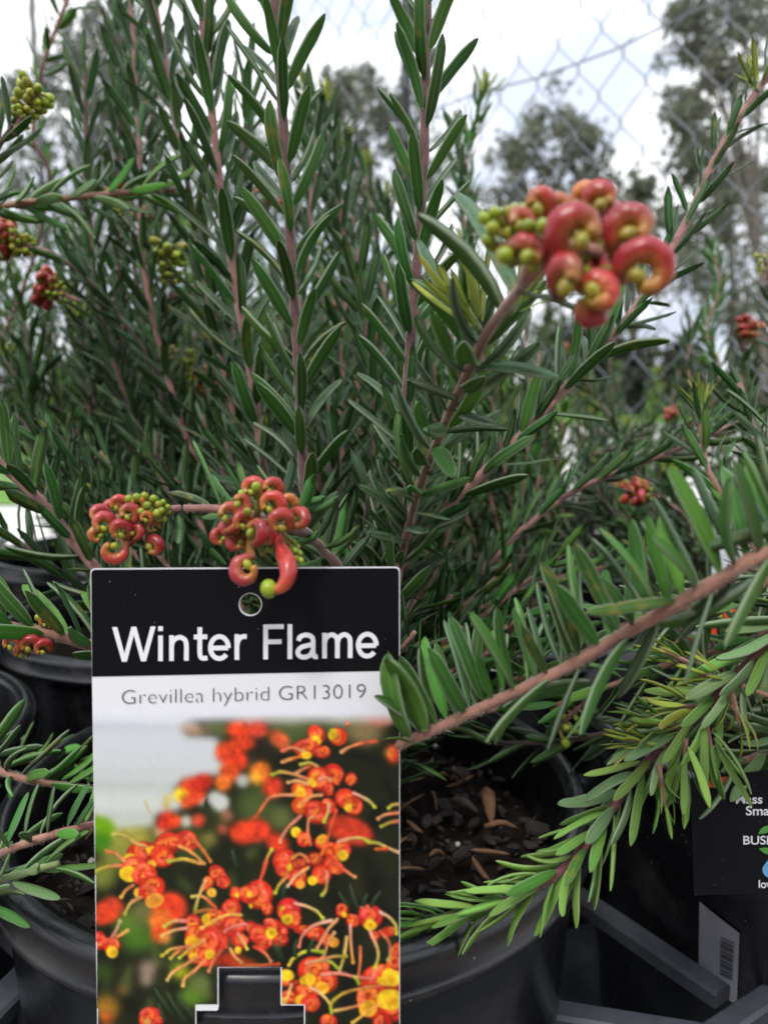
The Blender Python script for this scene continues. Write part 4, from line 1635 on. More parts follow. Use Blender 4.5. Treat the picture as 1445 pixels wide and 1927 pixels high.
# soft, out of focus blooms
for (f, x, y, r, c, s, asp, rot) in [
        (za, 1340, 200, 17, RD, 9, 1.3, 0), (za, 1380, 330, 14, RD, 8, 1.6, 0), (za, 1260, 420, 22, (236, 76, 36), 9, 1.2, 20), (za, 1330, 490, 20, (224, 62, 34), 9, 1, 0), (za, 1260, 590, 18, (236, 84, 36), 8, 1, 40),
        (za, 1210, 690, 16, OR, 7, 1, 0), (za, 920, 770, 24, (234, 74, 38), 10, 1.1, 40), (za, 1010, 690, 16, (206, 48, 30), 9, 1.4, -20), (za, 820, 800, 13, YE, 7, 1, 0), (za, 880, 870, 12, (228, 80, 40), 8, 1, 0),
        (za, 690, 1040, 17, (218, 56, 34), 8, 1.2, -60), (za, 770, 1040, 14, RD, 7, .8, 0), (za, 980, 1030, 13, (206, 72, 48), 8, 1, 0), (za, 1240, 990, 12, (150, 100, 70), 9, 1, 0), (za, 1200, 1110, 10, (180, 84, 60), 8, 1, 0),
        (za, 1390, 1140, 22, RD, 9, 1.2, 0), (zb, 100, 1120, 22, (228, 62, 36), 8, 1.3, 0), (zb, 20, 1130, 18, RD, 8, 1, 0), (zb, 130, 200, 17, (226, 76, 52), 9, 1, 40), (zb, 10, 230, 16, RD, 8, .8, 0),
        (zb, 320, 300, 14, (222, 92, 48), 9, 1.6, 40), (zb, 140, 600, 22, (240, 120, 40), 10, .9, 40), (zb, 110, 640, 12, (246, 170, 50), 8, 1, 0), (zb, 260, 730, 20, (226, 66, 38), 9, 1, 40), (zb, 1240, 110, 14, (200, 110, 80), 11, 1.6, 0),
        (zb, 1350, 430, 18, (230, 76, 40), 8, .8, -20), (zb, 1310, 420, 8, (240, 150, 60), 6, 1, 0), (zb, 950, 1120, 26, (206, 60, 36), 9, 1.8, 20), (zb, 300, 1240, 18, (224, 62, 36), 8, 1.3, 40),
        (zc_, 150, 460, 22, RD, 10, 1.5, -30), (zc_, 190, 390, 14, (220, 70, 44), 9, .7, 0), (zc_, 720, 430, 30, (232, 66, 36), 11, 1.1, 0), (zc_, 640, 540, 22, (238, 118, 44), 10, 1, 40), (zc_, 640, 660, 18, (230, 82, 38), 10, 1, 40),
        (zc_, 680, 700, 10, (236, 150, 60), 8, 1, 0), (zc_, 1250, 900, 14, (176, 52, 26), 8, 2.2, 0), (zc_, 1380, 940, 10, (200, 66, 30), 7, 2.5, 0)]:
    disc(f(x, y), r, c, s, asp, rot)
img = blur(img, 4.2)
# blooms in focus: lobes with yellow throats
LOBES = [
    # upper right flower
    (zb, 650, 250, 16, RD, 1.2, 60), (zb, 650, 310, 10, YE, 1, 0), (zb, 560, 370, 17, (232, 74, 44), 1.5, 0), (zb, 560, 440, 8, YE, 1.4, 0), (zb, 850, 270, 17, RD, 1.0, 0), (zb, 800, 250, 11, YE, .8, 20), (zb, 930, 150, 6, RD, .5, 0), (zb, 700, 410, 12, (200, 60, 36), 1.5, 0),
    # middle right big flower
    (zb, 800, 610, 21, (226, 48, 40), 1, 0), (zb, 680, 650, 23, RD, 1.1, 30), (zb, 610, 690, 10, YE, .8, -30), (zb, 520, 760, 19, (234, 82, 40), 1.1, 30), (zb, 505, 780, 11, (248, 176, 40), 1, 0), (zb, 520, 900, 17, (240, 110, 40), 1.2, 20),
    (zb, 960, 650, 13, (222, 44, 40), .75, 30), (zb, 915, 830, 19, RD, 1.1, 30), (zb, 990, 900, 18, (232, 78, 38), 1, 0), (zb, 940, 915, 8, YE, 1, 0), (zb, 760, 900, 15, RD, 1, 0), (zb, 650, 950, 22, (230, 62, 36), 1.1, 40), (zb, 840, 690, 5, OR, .8, 0), (zb, 960, 700, 4, OR, .8, 0), (zb, 760, 760, 12, (140, 34, 24), 1, 0),
    # third flower
    (zb, 470, 1140, 11, YE, .9, -30), (zb, 540, 1200, 15, (226, 56, 38), 1, 50), (zb, 370, 1390, 22, (228, 60, 44), 1.1, 0), (zb, 700, 1230, 14, RD, 1, -40), (zb, 700, 1200, 8, (246, 176, 50), 1.4, -40), (zb, 800, 1310, 17, (234, 70, 36), 1, -50), (zb, 880, 1290, 18, RD, 1, 30), (zb, 890, 1350, 10, YE, 1.1, -20),
    (zb, 640, 1380, 15, (120, 34, 26), 1.3, 0), (zb, 790, 1420, 16, RD, 1, 0), (zd, 370, 60, 20, (230, 70, 52), 1, 30), (zd, 430, 65, 8, YE, 1.2, 0), (zd, 480, 150, 18, (226, 60, 34), 1, -40), (zd, 505, 215, 9, (240, 150, 50), 1, 0), (zd, 700, 120, 19, (232, 64, 38), 1, 60), (zd, 615, 180, 9, YE, 1, 0), (zd, 830, 60, 13, (230, 84, 38), 1.3, 20), (zd, 820, 90, 6, OR, 1.5, 0), (zd, 500, 30, 12, (170, 44, 30), 1.2, 0),
    # left flower
    (za, 700, 1240, 22, (230, 66, 44), 1.2, -30), (za, 880, 1210, 19, (230, 72, 60), 1.2, 30), (za, 480, 1330, 24, (230, 62, 34), 1.3, 0), (za, 360, 1380, 11, YE, 1, 0), (za, 560, 1300, 7, YE, 1.6, 0), (za, 650, 1350, 22, RD, 1, -50), (za, 560, 1430, 8, (246, 180, 50), 1, 0), (za, 770, 1220, 12, (232, 74, 46), 1.5, -50),
    (zc_, 400, 60, 22, (230, 74, 64), 1.2, 0), (zc_, 350, 120, 15, YE, 1.2, 10), (zc_, 550, 40, 9, (246, 180, 50), .8, 0), (zc_, 500, 130, 23, RD, 1, 0), (zc_, 440, 290, 10, (244, 180, 60), 1, 0), (zc_, 560, 250, 21, (234, 58, 36), 1.3, -40), (zc_, 580, 360, 14, (242, 160, 60), 1.3, -20),
    # small flower
    (zc_, 1150, 110, 14, (230, 62, 40), 1.3, 50), (zc_, 1210, 190, 13, (226, 56, 42), 1, 60), (zc_, 1070, 190, 11, (238, 106, 44), 1, 0), (zc_, 1100, 290, 9, (244, 176, 60), 1, 0), (zc_, 1030, 240, 8, (234, 96, 44), .7, 0),
    # left edge flower
    (zc_, 80, 720, 18, (232, 48, 36), .8, 0), (zc_, 190, 770, 16, (230, 62, 40), 1.1, 40), (zc_, 200, 830, 11, YE, 1, 0),
    # front centre flower
    (zc_, 1330, 300, 14, (228, 52, 42), 1, 0), (zc_, 1335, 310, 5, YE, 1, 0), (zc_, 1440, 280, 13, RD, 1, 0), (zc_, 1280, 430, 19, (230, 56, 40), 1, 0), (zc_, 930, 550, 15, (224, 62, 56), 1, 0), (zc_, 940, 600, 9, (244, 160, 50), 1.2, 0),
    (zc_, 1140, 560, 26, RD, 1.1, 0), (zc_, 1050, 530, 10, YE, .8, 0), (zc_, 1075, 590, 7, YE, .8, 0), (zc_, 970, 680, 22, (238, 76, 34), 1.1, 0), (zc_, 1110, 710, 27, RD, 1.1, 0), (zc_, 930, 740, 13, (246, 172, 40), 1.2, 10), (zc_, 960, 850, 18, (236, 84, 36), 1, 0), (zc_, 940, 870, 9, YE, 1, 0),
    (zc_, 1060, 870, 18, (234, 92, 36), 1.1, 0), (zc_, 1080, 850, 9, YE, 1, 0), (zc_, 1300, 590, 22, (224, 54, 36), 1, 0), (zc_, 1350, 720, 15, (226, 54, 48), 1.2, 50), (zc_, 1340, 810, 7, YE, 1, 0), (zd, 60, 600, 12, (170, 44, 30), 1, 0),
    (zd, 130, 300, 28, (230, 56, 36), 1, 0), (zd, 40, 300, 18, (226, 60, 40), 1, 0), (zd, 50, 305, 6, YE, .8, 0), (zd, 60, 410, 5, YE, .8, 0), (zd, 210, 430, 14, (232, 70, 38), .8, 0), (zd, 400, 440, 23, (226, 46, 52), 1, 0), (zd, 430, 520, 19, RD, 1, 0), (zd, 390, 530, 10, YE, 1.1, 0), (zd, 340, 430, 5, (190, 150, 40), 1, 0),
    (zd, 270, 640, 24, (230, 50, 40), 1, 0), (zd, 130, 660, 19, (228, 60, 48), 1, 30), (zd, 180, 720, 13, (232, 74, 54), 1.6, 15), (zd, 245, 660, 11, YE, 1, 0), (zd, 245, 652, 4, (214, 150, 20), 1, 0), (zd, 330, 720, 12, (206, 52, 30), 1.3, -30), (zd, 160, 760, 10, (190, 50, 30), 1.4, 30),
    # right hanging flower
    (zd, 885, 450, 14, (216, 42, 44), .85, 20), (zd, 905, 490, 6, YE, .8, -30), (zd, 980, 540, 13, (214, 50, 36), 1, 0), (zd, 1140, 500, 23, (226, 50, 48), 1.05, 20), (zd, 1140, 585, 11, YE, 1.1, 0), (zd, 1140, 580, 4, (214, 150, 20), 1, 0), (zd, 640, 650, 15, (206, 48, 30), 1.5, 15), (zd, 520, 620, 9, (196, 44, 30), 1.8, 0), (zd, 740, 720, 12, (214, 70, 34), .7, 0), (zd, 810, 740, 10, (236, 160, 50), 1, 0),
    (zd, 1180, 680, 10, (196, 48, 32), 1, 0), (zd, 1310, 640, 10, (200, 56, 32), 1.5, 0),
    # lower tab flower
    (zd, 620, 990, 27, (236, 62, 36), 1.1, 0), (zd, 740, 1090, 22, (236, 66, 38), 1, 0), (zd, 570, 1150, 22, (234, 60, 36), 1.2, 0), (zd, 370, 1060, 17, (236, 110, 40), 1, 0), (zd, 380, 1040, 11, YE, 1.4, 0), (zd, 590, 1075, 12, YE, 1, 0), (zd, 540, 1085, 8, YE, 1, 0), (zd, 700, 1150, 12, (246, 172, 44), 1.2, 20), (zd, 400, 1240, 15, (228, 70, 40), 1, 0), (zd, 510, 1270, 12, (246, 180, 44), 1, 0), (zd, 600, 1290, 17, (234, 72, 40), 1.1, 0), (zd, 350, 1280, 9, (246, 190, 50), .8, 0), (zd, 460, 1110, 6, (120, 30, 24), 1.6, 0),
    # lower right flower
    (zd, 1230, 1120, 40, (236, 64, 36), 1, 0), (zd, 1180, 1270, 33, (236, 78, 40), 1, 0), (zd, 1350, 1300, 32, (230, 60, 40), 1, 0), (zd, 1370, 1000, 24, (242, 130, 40), 1, 0), (zd, 1330, 1060, 16, YE, 1.2, 30), (zd, 1250, 1090, 9, YE, 1.2, 0), (zd, 1320, 1260, 20, YE, 1.3, 0), (zd, 1120, 1340, 15, (246, 176, 44), 1.2, -30), (zd, 1380, 900, 18, (240, 90, 36), .8, 0), (zd, 1390, 800, 14, (236, 80, 40), .7, 0), (zd, 760, 1450, 14, (224, 56, 40), 1.2, 0), (zd, 1250, 1450, 16, (170, 40, 30), 1.2, 0),
    (zc_, 550, 1420, 21, (228, 52, 44), 1.1, 0), (zc_, 500, 1450, 12, (238, 80, 44), 1, 0), (zc_, 520, 1460, 6, (220, 170, 90), 1, 0), (zc_, 620, 1440, 10, (226, 48, 40), 1, 0), (zc_, 1125, 1345, 6, (230, 90, 60), 1, 0)]
for (f, x, y, r, c, asp, rot) in LOBES:
    cx, cy = f(x, y)
    if c == YE or c[1] > 140:
        disc((cx, cy), r, c, 3.0, asp, rot)
        disc((cx + r * .1, cy + r * .15), r * 0.45, mixc(c, (226, 140, 20), .6), 2.2, asp, rot, 0.7)
    else:
        disc((cx, cy + r * .05), r * 1.02, mixc(c, (120, 24, 16), .6), 2.6, asp, rot, 0.8)
        disc((cx, cy), r * .9, mixc(c, (196, 40, 24), .35), 2.4, asp, rot)
        for q_ in range(3 if r > 11 else 2):            # curled segments, each with a lit back and a dark fold
            a_ = pr.uniform(0, 360)
            ox, oy = cx + pr.uniform(-.35, .35) * r * asp, cy + pr.uniform(-.35, .35) * r
            rr_ = r * pr.uniform(.38, .6)
            e_ = [(ox + rr_ * math.cos(R(a_ + t_)) * (1 - t_ / 700), oy + rr_ * math.sin(R(a_ + t_)) * (1 - t_ / 700)) for t_ in range(0, 260, 40)]
            k_ = mixc(c, pr.choice(((250, 90, 60), (240, 70, 40), (236, 60, 60), (246, 110, 50))), .6)
            stroke([(x + 1.2, y + 1.6) for x, y in e_], r * .30, r * .20, (130, 26, 16), (130, 26, 16), 2.2, .5)
            stroke(e_, r * .27, r * .17, k_, mixc(k_, (250, 170, 50), .5), 1.8)
            stroke([(x - .6, y - r * .09) for x, y in e_[:4]], r * .08, r * .05, (255, 140, 120), (255, 120, 80), 2.0, .6)
CR, GN = (226, 160, 104), (190, 196, 60)
STY = [
    (zb, [(660, 540), (590, 505), (510, 522)], CR, GN), (zb, [(600, 540), (540, 560), (470, 600)], (206, 70, 44), CR), (zb, [(570, 655), (430, 605), (320, 590), (255, 615)], (230, 130, 100), GN), (zb, [(580, 700), (480, 670), (395, 685)], CR, (226, 170, 110)),
    (zb, [(450, 800), (320, 800), (220, 830), (150, 930), (100, 1000)], CR, (210, 80, 46)), (zb, [(700, 800), (620, 810), (520, 870), (500, 900)], CR, (236, 160, 70)), (zb, [(990, 780), (1090, 830), (1150, 870), (1180, 910)], (236, 160, 150), GN),
    (zb, [(765, 880), (755, 960), (720, 1040)], (236, 170, 150), GN), (zb, [(680, 660), (730, 640), (780, 665)], (230, 130, 100), CR), (zb, [(1395, 880), (1340, 890), (1305, 920)], CR, GN), (zb, [(1395, 960), (1280, 975), (1210, 1015)], (230, 120, 80), CR), (zb, [(1395, 1035), (1310, 1050), (1240, 1085)], (214, 110, 80), GN),
    (zb, [(510, 990), (400, 1090), (340, 1180), (325, 1225)], (230, 130, 110), CR), (zb, [(600, 1250), (575, 1150), (580, 1030), (610, 1000)], (230, 100, 60), CR), (zb, [(700, 1340), (740, 1230), (770, 1140), (830, 940)], OR, (226, 80, 50)), (zb, [(850, 1225), (950, 1195), (1060, 1190), (1120, 1220)], (236, 150, 130), GN),
    (zb, [(1120, 1225), (1210, 1235), (1300, 1280), (1400, 1320)], GN, (236, 180, 130)), (zb, [(1190, 1290), (1290, 1290)], OR, (214, 80, 50)), (zb, [(580, 1400), (540, 1350), (490, 1335), (440, 1370)], (236, 130, 80), (240, 170, 80)), (zb, [(180, 1440), (215, 1350), (250, 1295)], (230, 90, 60), GN), (zb, [(1190, 310), (1060, 330), (940, 370), (880, 410)], (226, 90, 54), CR),
    (zb, [(340, 500), (430, 470), (510, 450)], CR, OR), (zb, [(340, 400), (430, 370), (530, 400)], (220, 100, 70), CR),
    (zd, [(580, 60), (480, 130), (390, 230)], (240, 160, 80), (240, 190, 150)), (zd, [(400, 130), (320, 210), (280, 290)], (230, 130, 80), GN), (zd, [(750, 100), (740, 250), (705, 310)], (236, 140, 110), GN), (zd, [(830, 30), (930, 100), (1000, 145)], (224, 70, 50), (226, 150, 90)), (zd, [(200, 10), (170, 100), (140, 190)], (226, 90, 60), (230, 70, 50)),
    (zd, [(460, 385), (560, 410), (660, 460), (710, 520)], (236, 160, 150), GN), (zd, [(790, 540), (640, 580), (530, 670), (495, 780)], (240, 190, 160), (230, 120, 90)), (zd, [(840, 530), (760, 620), (700, 720), (660, 790)], CR, (236, 160, 110)), (zd, [(815, 650), (760, 740), (715, 880)], CR, (230, 150, 90)), (zd, [(960, 580), (965, 740), (985, 920)], (240, 160, 150), (220, 150, 60)),
    (zd, [(925, 690), (905, 850), (860, 1010)], (236, 190, 110), (220, 190, 80)), (zd, [(1050, 780), (1050, 900), (1035, 1030)], (214, 110, 70), (210, 110, 60)), (zd, [(1140, 640), (1200, 780), (1210, 880), (1180, 970)], (240, 160, 140), GN), (zd, [(1230, 640), (1310, 740), (1320, 850), (1300, 900)], (214, 90, 60), (200, 170, 90)), (zd, [(1230, 465), (1310, 510), (1370, 580), (1380, 660)], (240, 170, 160), GN),
    (zd, [(400, 950), (460, 870), (580, 815), (710, 825)], (226, 190, 60), (170, 190, 50)), (zd, [(560, 930), (690, 900), (790, 920), (840, 970)], (236, 140, 120), (160, 190, 50)), (zd, [(720, 890), (820, 865), (920, 865)], (230, 140, 110), (190, 180, 60)), (zd, [(700, 1030), (860, 1020), (1000, 1050), (1150, 1070)], (240, 150, 120), (232, 120, 110)), (zd, [(1000, 1050), (1020, 1080), (1035, 1110)], GN, (150, 180, 40)),
    (zd, [(600, 1150), (700, 1210), (780, 1300)], (240, 170, 140), (220, 190, 90)), (zd, [(790, 1380), (790, 1290), (900, 1200), (1100, 1150), (1220, 1130)], (160, 190, 40), (238, 120, 80)), (zd, [(820, 1360), (920, 1340), (1040, 1310)], (214, 180, 100), (236, 140, 80)), (zd, [(430, 1120), (390, 1230), (350, 1330)], (240, 180, 130), (244, 190, 60)), (zd, [(1220, 1300), (1100, 1380), (980, 1470)], (244, 170, 70), (230, 180, 70)),
    (zd, [(90, 780), (180, 830), (240, 910)], (226, 70, 50), (214, 130, 80)), (zd, [(0, 950), (150, 945), (310, 935)], (190, 110, 50), (206, 70, 44)),
    (zc_, [(1140, 430), (1060, 350), (990, 315), (925, 325)], (226, 80, 50), (214, 190, 90)), (zc_, [(1180, 470), (1070, 445), (950, 465)], (226, 90, 60), (190, 130, 50)), (zc_, [(950, 440), (975, 350), (1040, 180)], (170, 180, 60), (240, 180, 120)), (zc_, [(860, 545), (760, 545), (670, 595)], (230, 120, 130), GN), (zc_, [(880, 610), (760, 630), (650, 680)], (238, 150, 130), (220, 180, 90)),
    (zc_, [(1370, 490), (1240, 490), (1110, 550), (1010, 610)], (240, 170, 90), (244, 190, 70)), (zc_, [(1410, 570), (1310, 590), (1220, 640)], (236, 120, 110), (230, 130, 110)), (zc_, [(870, 780), (740, 800), (650, 860)], (230, 120, 100), (210, 196, 50)), (zc_, [(830, 810), (770, 840), (730, 885)], (224, 96, 70), (196, 170, 60)), (zc_, [(1030, 720), (900, 800), (810, 880)], (240, 150, 90), (206, 200, 60)),
    (zc_, [(970, 870), (830, 960), (740, 1020), (700, 1080)], (240, 150, 90), (236, 190, 110)), (zc_, [(1040, 900), (940, 1000), (860, 1060), (840, 1130)], (240, 140, 80), (240, 180, 100)), (zc_, [(1190, 810), (1120, 900), (1075, 1000)], (226, 90, 70), (230, 130, 90)), (zc_, [(1230, 780), (1160, 650), (1120, 600)], (220, 70, 56), (220, 70, 56)), (zc_, [(1270, 800), (1320, 880), (1370, 920)], (226, 150, 90), (210, 150, 80)), (zc_, [(1340, 660), (1390, 740), (1420, 800)], (238, 130, 110), (220, 190, 70)),
    (zc_, [(460, 330), (370, 380), (315, 480)], (230, 140, 100), (200, 190, 80)), (zc_, [(390, 220), (320, 270), (280, 330)], (230, 120, 80), (220, 170, 70)), (zc_, [(280, 40), (150, 55), (50, 95)], (240, 130, 90), GN), (zc_, [(200, 690), (240, 620), (270, 550)], (226, 130, 110), (190, 180, 120)), (zc_, [(240, 690), (340, 630)], (230, 130, 70), (230, 180, 90)),
    (za, [(500, 1260), (400, 1230), (320, 1170), (210, 1150)], (230, 170, 100), (196, 190, 90)), (za, [(310, 1400), (230, 1330), (150, 1310)], (230, 150, 90), (226, 120, 70)), (za, [(800, 1260), (920, 1320), (1030, 1420)], (236, 150, 80), (226, 160, 80)), (za, [(950, 1210), (1030, 1310), (1090, 1400)], (232, 110, 70), (226, 130, 60)), (za, [(1000, 1420), (850, 1380), (710, 1400)], (236, 160, 80), GN),
    (za, [(540, 940), (500, 860)], (206, 200, 170), (206, 200, 150))]
for f, pts, c0, c1 in STY:
    q = [f(*p) for p in pts]
    stroke([(x, y + 1.6) for x, y in q], 3.2, 2.6, mixc(c0, (60, 20, 12), .6), mixc(c1, (60, 40, 12), .6), 2.2, .5)
    stroke(q, 3.1, 2.3, c0, c1, 1.8)
    disc(q[-1], 4.0, c1, 1.8)
for (f, x0, y0, x1, y1) in [(zd, 960, 220, 1030, 430), (zd, 860, 290, 940, 400), (zd, 1110, 300, 1080, 400), (zd, 1230, 280, 1150, 410), (zd, 470, 720, 460, 860), (zd, 640, 690, 580, 830), (zd, 380, 200, 350, 330),
                            (zc_, 590, 1160, 740, 1380), (zc_, 620, 1300, 680, 1440), (zc_, 700, 1200, 860, 1450), (zc_, 800, 1210, 960, 1440), (za, 1290, 1300, 1330, 1440), (za, 1060, 830, 1050, 900), (zd, 260, 740, 340, 880), (zd, 320, 740, 330, 860)]:
    stroke([f(x0, y0), f((x0 + x1) / 2 - 8, (y0 + y1) / 2), f(x1, y1)], 1.5, 4, (70, 96, 60), (34, 50, 30), 2)
fade = np.clip((46 - yy) / 34, 0, 1)[..., None]
fade = fade * fade * (3 - 2 * fade)
img = img * (1 - fade) + np.array((232, 233, 239), np.float32) / 255 * fade
mot = blur(nprng.normal(size=(PH, PW)).astype(np.float32), 2.2)
mot2 = blur(nprng.normal(size=(PH, PW)).astype(np.float32), 6.0)
red_ = np.clip((img[..., 0] - img[..., 2] - .15) * 2.2, 0, 1)
img = img * (1 + (mot * 0.35 + mot2 * 1.2) * (0.04 + red_))[..., None]
img = np.clip(img, 0, 1)
img = blur(img, 1.3)
img = img + nprng.normal(size=img.shape).astype(np.float32) * 0.012
img = np.clip(img, 0, 1)
lin = np.where(img <= 0.04045, img / 12.92, ((img + 0.055) / 1.055) ** 2.4) * 0.93


def inside_tag(x, y):
    if x < left_x(y) + 1.4 or x > 751.2 or y > 1946.5:
        return False
    if y > 1820.5 and 409.6 < x < 531:
        return False
    if y > 1891 and 367.5 < x < 573.5:
        return False
    return True


STEP = 1.9
gxn, gyn = int(PW / STEP), int((1949 - PY0) / STEP)
idx, GV, GC, GF = {}, [], [], []


def gvert(i, j):
    if (i, j) not in idx:
        idx[i, j] = len(GV)
        x, y = PX0 + i * STEP, PY0 + j * STEP
        GV.append(on_tag(x, y, 0.00012) - TAG0)
        GC.append(lin[min(PH - 1, int(round(j * STEP))), min(PW - 1, int(round(i * STEP)))])
    return idx[i, j]


for j in range(gyn):
    for i in range(gxn):
        x, y = PX0 + (i + .5) * STEP, PY0 + (j + .5) * STEP
        if inside_tag(x, y):
            GF.append((gvert(i, j), gvert(i, j + 1), gvert(i + 1, j + 1), gvert(i + 1, j)))
me = bpy.data.meshes.new('photo_print')
me.from_pydata([tuple(v) for v in GV], [], GF)
at = me.color_attributes.new('Col', 'FLOAT_COLOR', 'POINT')
gc = np.ones((len(GV), 4), np.float32)
gc[:, :3] = np.array(GC)
at.data.foreach_set('color', gc.ravel())
m, t, out = new_mat('tag_photo_print')
an = nd(t, 'ShaderNodeAttribute', attribute_name='Col')
bs = nd(t, 'ShaderNodeBsdfPrincipled', inp={'Roughness': 0.4, 'Specular IOR Level': 0.25})
lk(t, an.outputs['Color'], bs.inputs['Base Color'])
lk(t, bs.outputs['BSDF'], out.inputs['Surface'])
me.materials.append(m)
PRINT = link(bpy.data.objects.new('photo_print', me), ptag)


# the same tag clipped to two pots further back
def copy_tree(o, parent=None):
    c = o.copy()
    COL.objects.link(c)
    c.parent = parent
    for ch in list(o.children):
        copy_tree(ch, c)
    return c


for (x, y, rot, lab) in ((0.214, 0.4165, 0.06, 'picture tag half hidden behind leaves on the pot behind the care tag'),):
    c = copy_tree(ptag)
    c.location = (x, y, RIM_Z - 0.012)
    c.rotation_euler = (0, 0, rot)
    c['label'] = lab

# black care tag on the neighbouring pot
CT0 = P(1380, 1600, 0.224)
CTX = Vector((0.94, -0.10, 0.0)).normalized()
CTZ = Vector((0, 0.10, 1.0))
CTZ = (CTZ - CTX * CTZ.dot(CTX)).normalized()
CTN = CTX.cross(CTZ)
if CTN.dot(CAM_B) < 0:
    CTN = -CTN


def on_care(px, py, lift=0.0):
    d = P(px, py, 1.0) - EYE
    t = (CT0 - EYE).dot(CTN) / d.dot(CTN)
    return EYE + d * t + CTN * lift


care = empty('care_tag', CT0, 'black care tag with white words and a blue drop, hung on the neighbouring pot', 'tag', 'printed plant tags')
oc = [(1299, 1466), (1560, 1440), (1572, 1678), (1306, 1686)]
TAG_N_save = TAG_N
V = [on_care(*p, 0.0) for p in oc] + [on_care(*p, -0.0006) for p in oc]
F = [(3, 2, 1, 0), (4, 5, 6, 7)] + [(k, (k + 1) % 4, 4 + (k + 1) % 4, 4 + k) for k in range(4)]
mesh_obj('card', V, F, tag_print_material('black_care_print', (0.010, 0.0105, 0.013), 0.5), care, smooth=False, origin=CT0)
for (txt, px, py, hgt, wid) in (('Mass', 1384, 1512, 17, 50), ('Small', 1403, 1534, 17, 55), ('BUSH', 1398, 1589, 16, 60), ('low', 1427, 1671, 15, 30)):
    vs, fs = text_verts(txt, 0.018)
    x0, x1 = min(v.x for v in vs), max(v.x for v in vs)
    mesh_obj('lettering', [on_care(px + wid * (v.x - x0) / (x1 - x0), py - v.y / 0.70 * hgt, 0.0002) for v in vs], fs, M_LETTER, care, smooth=False, origin=CT0)
M_BLUE = simple('blue_drop_print', (0.16, 0.42, 0.75), 0.5, 0.3)
M_GREENP = simple('green_leaf_print', (0.10, 0.34, 0.07), 0.5, 0.3)
M_REDP = simple('red_flower_print', (0.62, 0.10, 0.05), 0.5, 0.3)


def flat_poly(pts, mat, name, lift=0.0002):
    mesh_obj(name, [on_care(x, y, lift) for x, y in pts], [tuple(range(len(pts)))], mat, care, smooth=False, origin=CT0)


flat_poly([(1448, 1614)] + [(1450 + 16 * math.cos(R(a)), 1637 + 15 * math.sin(R(a))) for a in range(-30, 211, 20)], M_BLUE, 'drop_symbol')
flat_poly(sm([(1426, 1570), (1433, 1558), (1450, 1552), (1470, 1551), (1456, 1563), (1440, 1568), (1426, 1570)], 16)[:-1], M_GREENP, 'leaf_symbol')
flat_poly(sm([(1427, 1597), (1440, 1595), (1460, 1598), (1478, 1612), (1455, 1610), (1438, 1606), (1427, 1597)], 16)[:-1], M_GREENP, 'leaf_symbol')
flat_poly([(1322, 1465.5), (1374, 1461), (1368, 1476), (1350, 1482), (1322, 1482)], M_REDP, 'flower_symbol')

# ------------------------------------------------------------------ the plants
def px(pts):
    return [P(*p) for p in pts]


BASE_A = Vector((-0.022, 0.262, SOIL_Z))
A = Plant('large grevillea in the front pot with tall dark shoots and red curled flowers', BASE_A, near=True)
UPL = Vector((-0.45, -0.1, 0))
# S1 sharp upright shoot
so, c = A.stem([BASE_A] + px([(620, 1150, .272), (578, 960, .262), (566, 780, .258), (553, 560, .256), (543, 400, .255), (534, 250, .254), (523, 90, .252), (514, -60, .250)]), .0023, .0019, 'plum', hairs=900)
A.leafy(so, c, .20, 1, spacing=.0051, L=(.0255, .0285), ang=(46, 32), bias=UPL * 0.45, phase=40, jitter=.1, face=-CAM_B + CAM_U * .3, fw=.55)
# S2 second sharp shoot
so, c = A.stem([BASE_A] + px([(745, 1080, .262), (768, 940, .25), (766, 760, .246), (776, 600, .244), (788, 450, .243), (797, 300, .242), (801, 150, .241), (803, -70, .240)]), .0024, .0020, 'plum', hairs=900)
A.leafy(so, c, .16, .5, spacing=.0036, L=(.021, .025), ang=(55, 44), bias=UPL * .5, phase=10)
A.leafy(so, c, .5, 1, spacing=.0053, L=(.025, .0275), ang=(40, 30), bias=UPL * .3, phase=100, jitter=.1, face=-CAM_B + CAM_U * .3, fw=.5)
# S3 softer shoots at upper left
so, c = A.stem([BASE_A + Vector((-.01, .02, 0))] + px([(540, 1050, .315), (500, 900, .31), (478, 740, .305), (447, 560, .30), (420, 400, .298), (402, 240, .296), (385, 80, .294), (372, -80, .292)]), .0023, .0018, 'pink', hairs=0)
A.leafy(so, c, .15, 1, spacing=.0048, L=(.0265, .030), ang=(44, 28), bias=UPL * .4, phase=70)
A.shoot([BASE_A + Vector((-.02, .03, 0))] + px([(500, 1050, .36), (440, 780, .36), (385, 520, .355), (347, 310, .35), (318, 160, .35), (285, -40, .35)]), r=(.002, .0016), mat='pink', t0=.2, t1=1, spacing=.005, L=(.028, .030), ang=(46, 28), bias=UPL * .3)
for pts in ([(560, 1060, .34), (470, 800, .345), (440, 560, .345), (455, 330, .345), (470, 150, .345)], [(420, 1000, .38), (330, 760, .385), (270, 500, .385), (262, 260, .385), (250, 60, .385), (240, -60, .385)],
            [(400, 1000, .40), (260, 800, .41), (185, 560, .41), (165, 330, .41), (160, 120, .41)], [(600, 1000, .36), (560, 760, .365), (575, 520, .37), (590, 330, .37), (600, 210, .37)],
            [(640, 1000, .38), (640, 760, .385), (650, 560, .39), (640, 380, .39), (625, 250, .39)]):
    A.shoot([BASE_A + Vector((-.01, .03, 0))] + px(pts), r=(.002, .0014), mat=rng.choice(('pink', 'plum')), t0=.2, t1=1, spacing=.0048, L=(.027, .026), ang=(44, 27), bias=UPL * .35, mixstyle=('grey', .5))
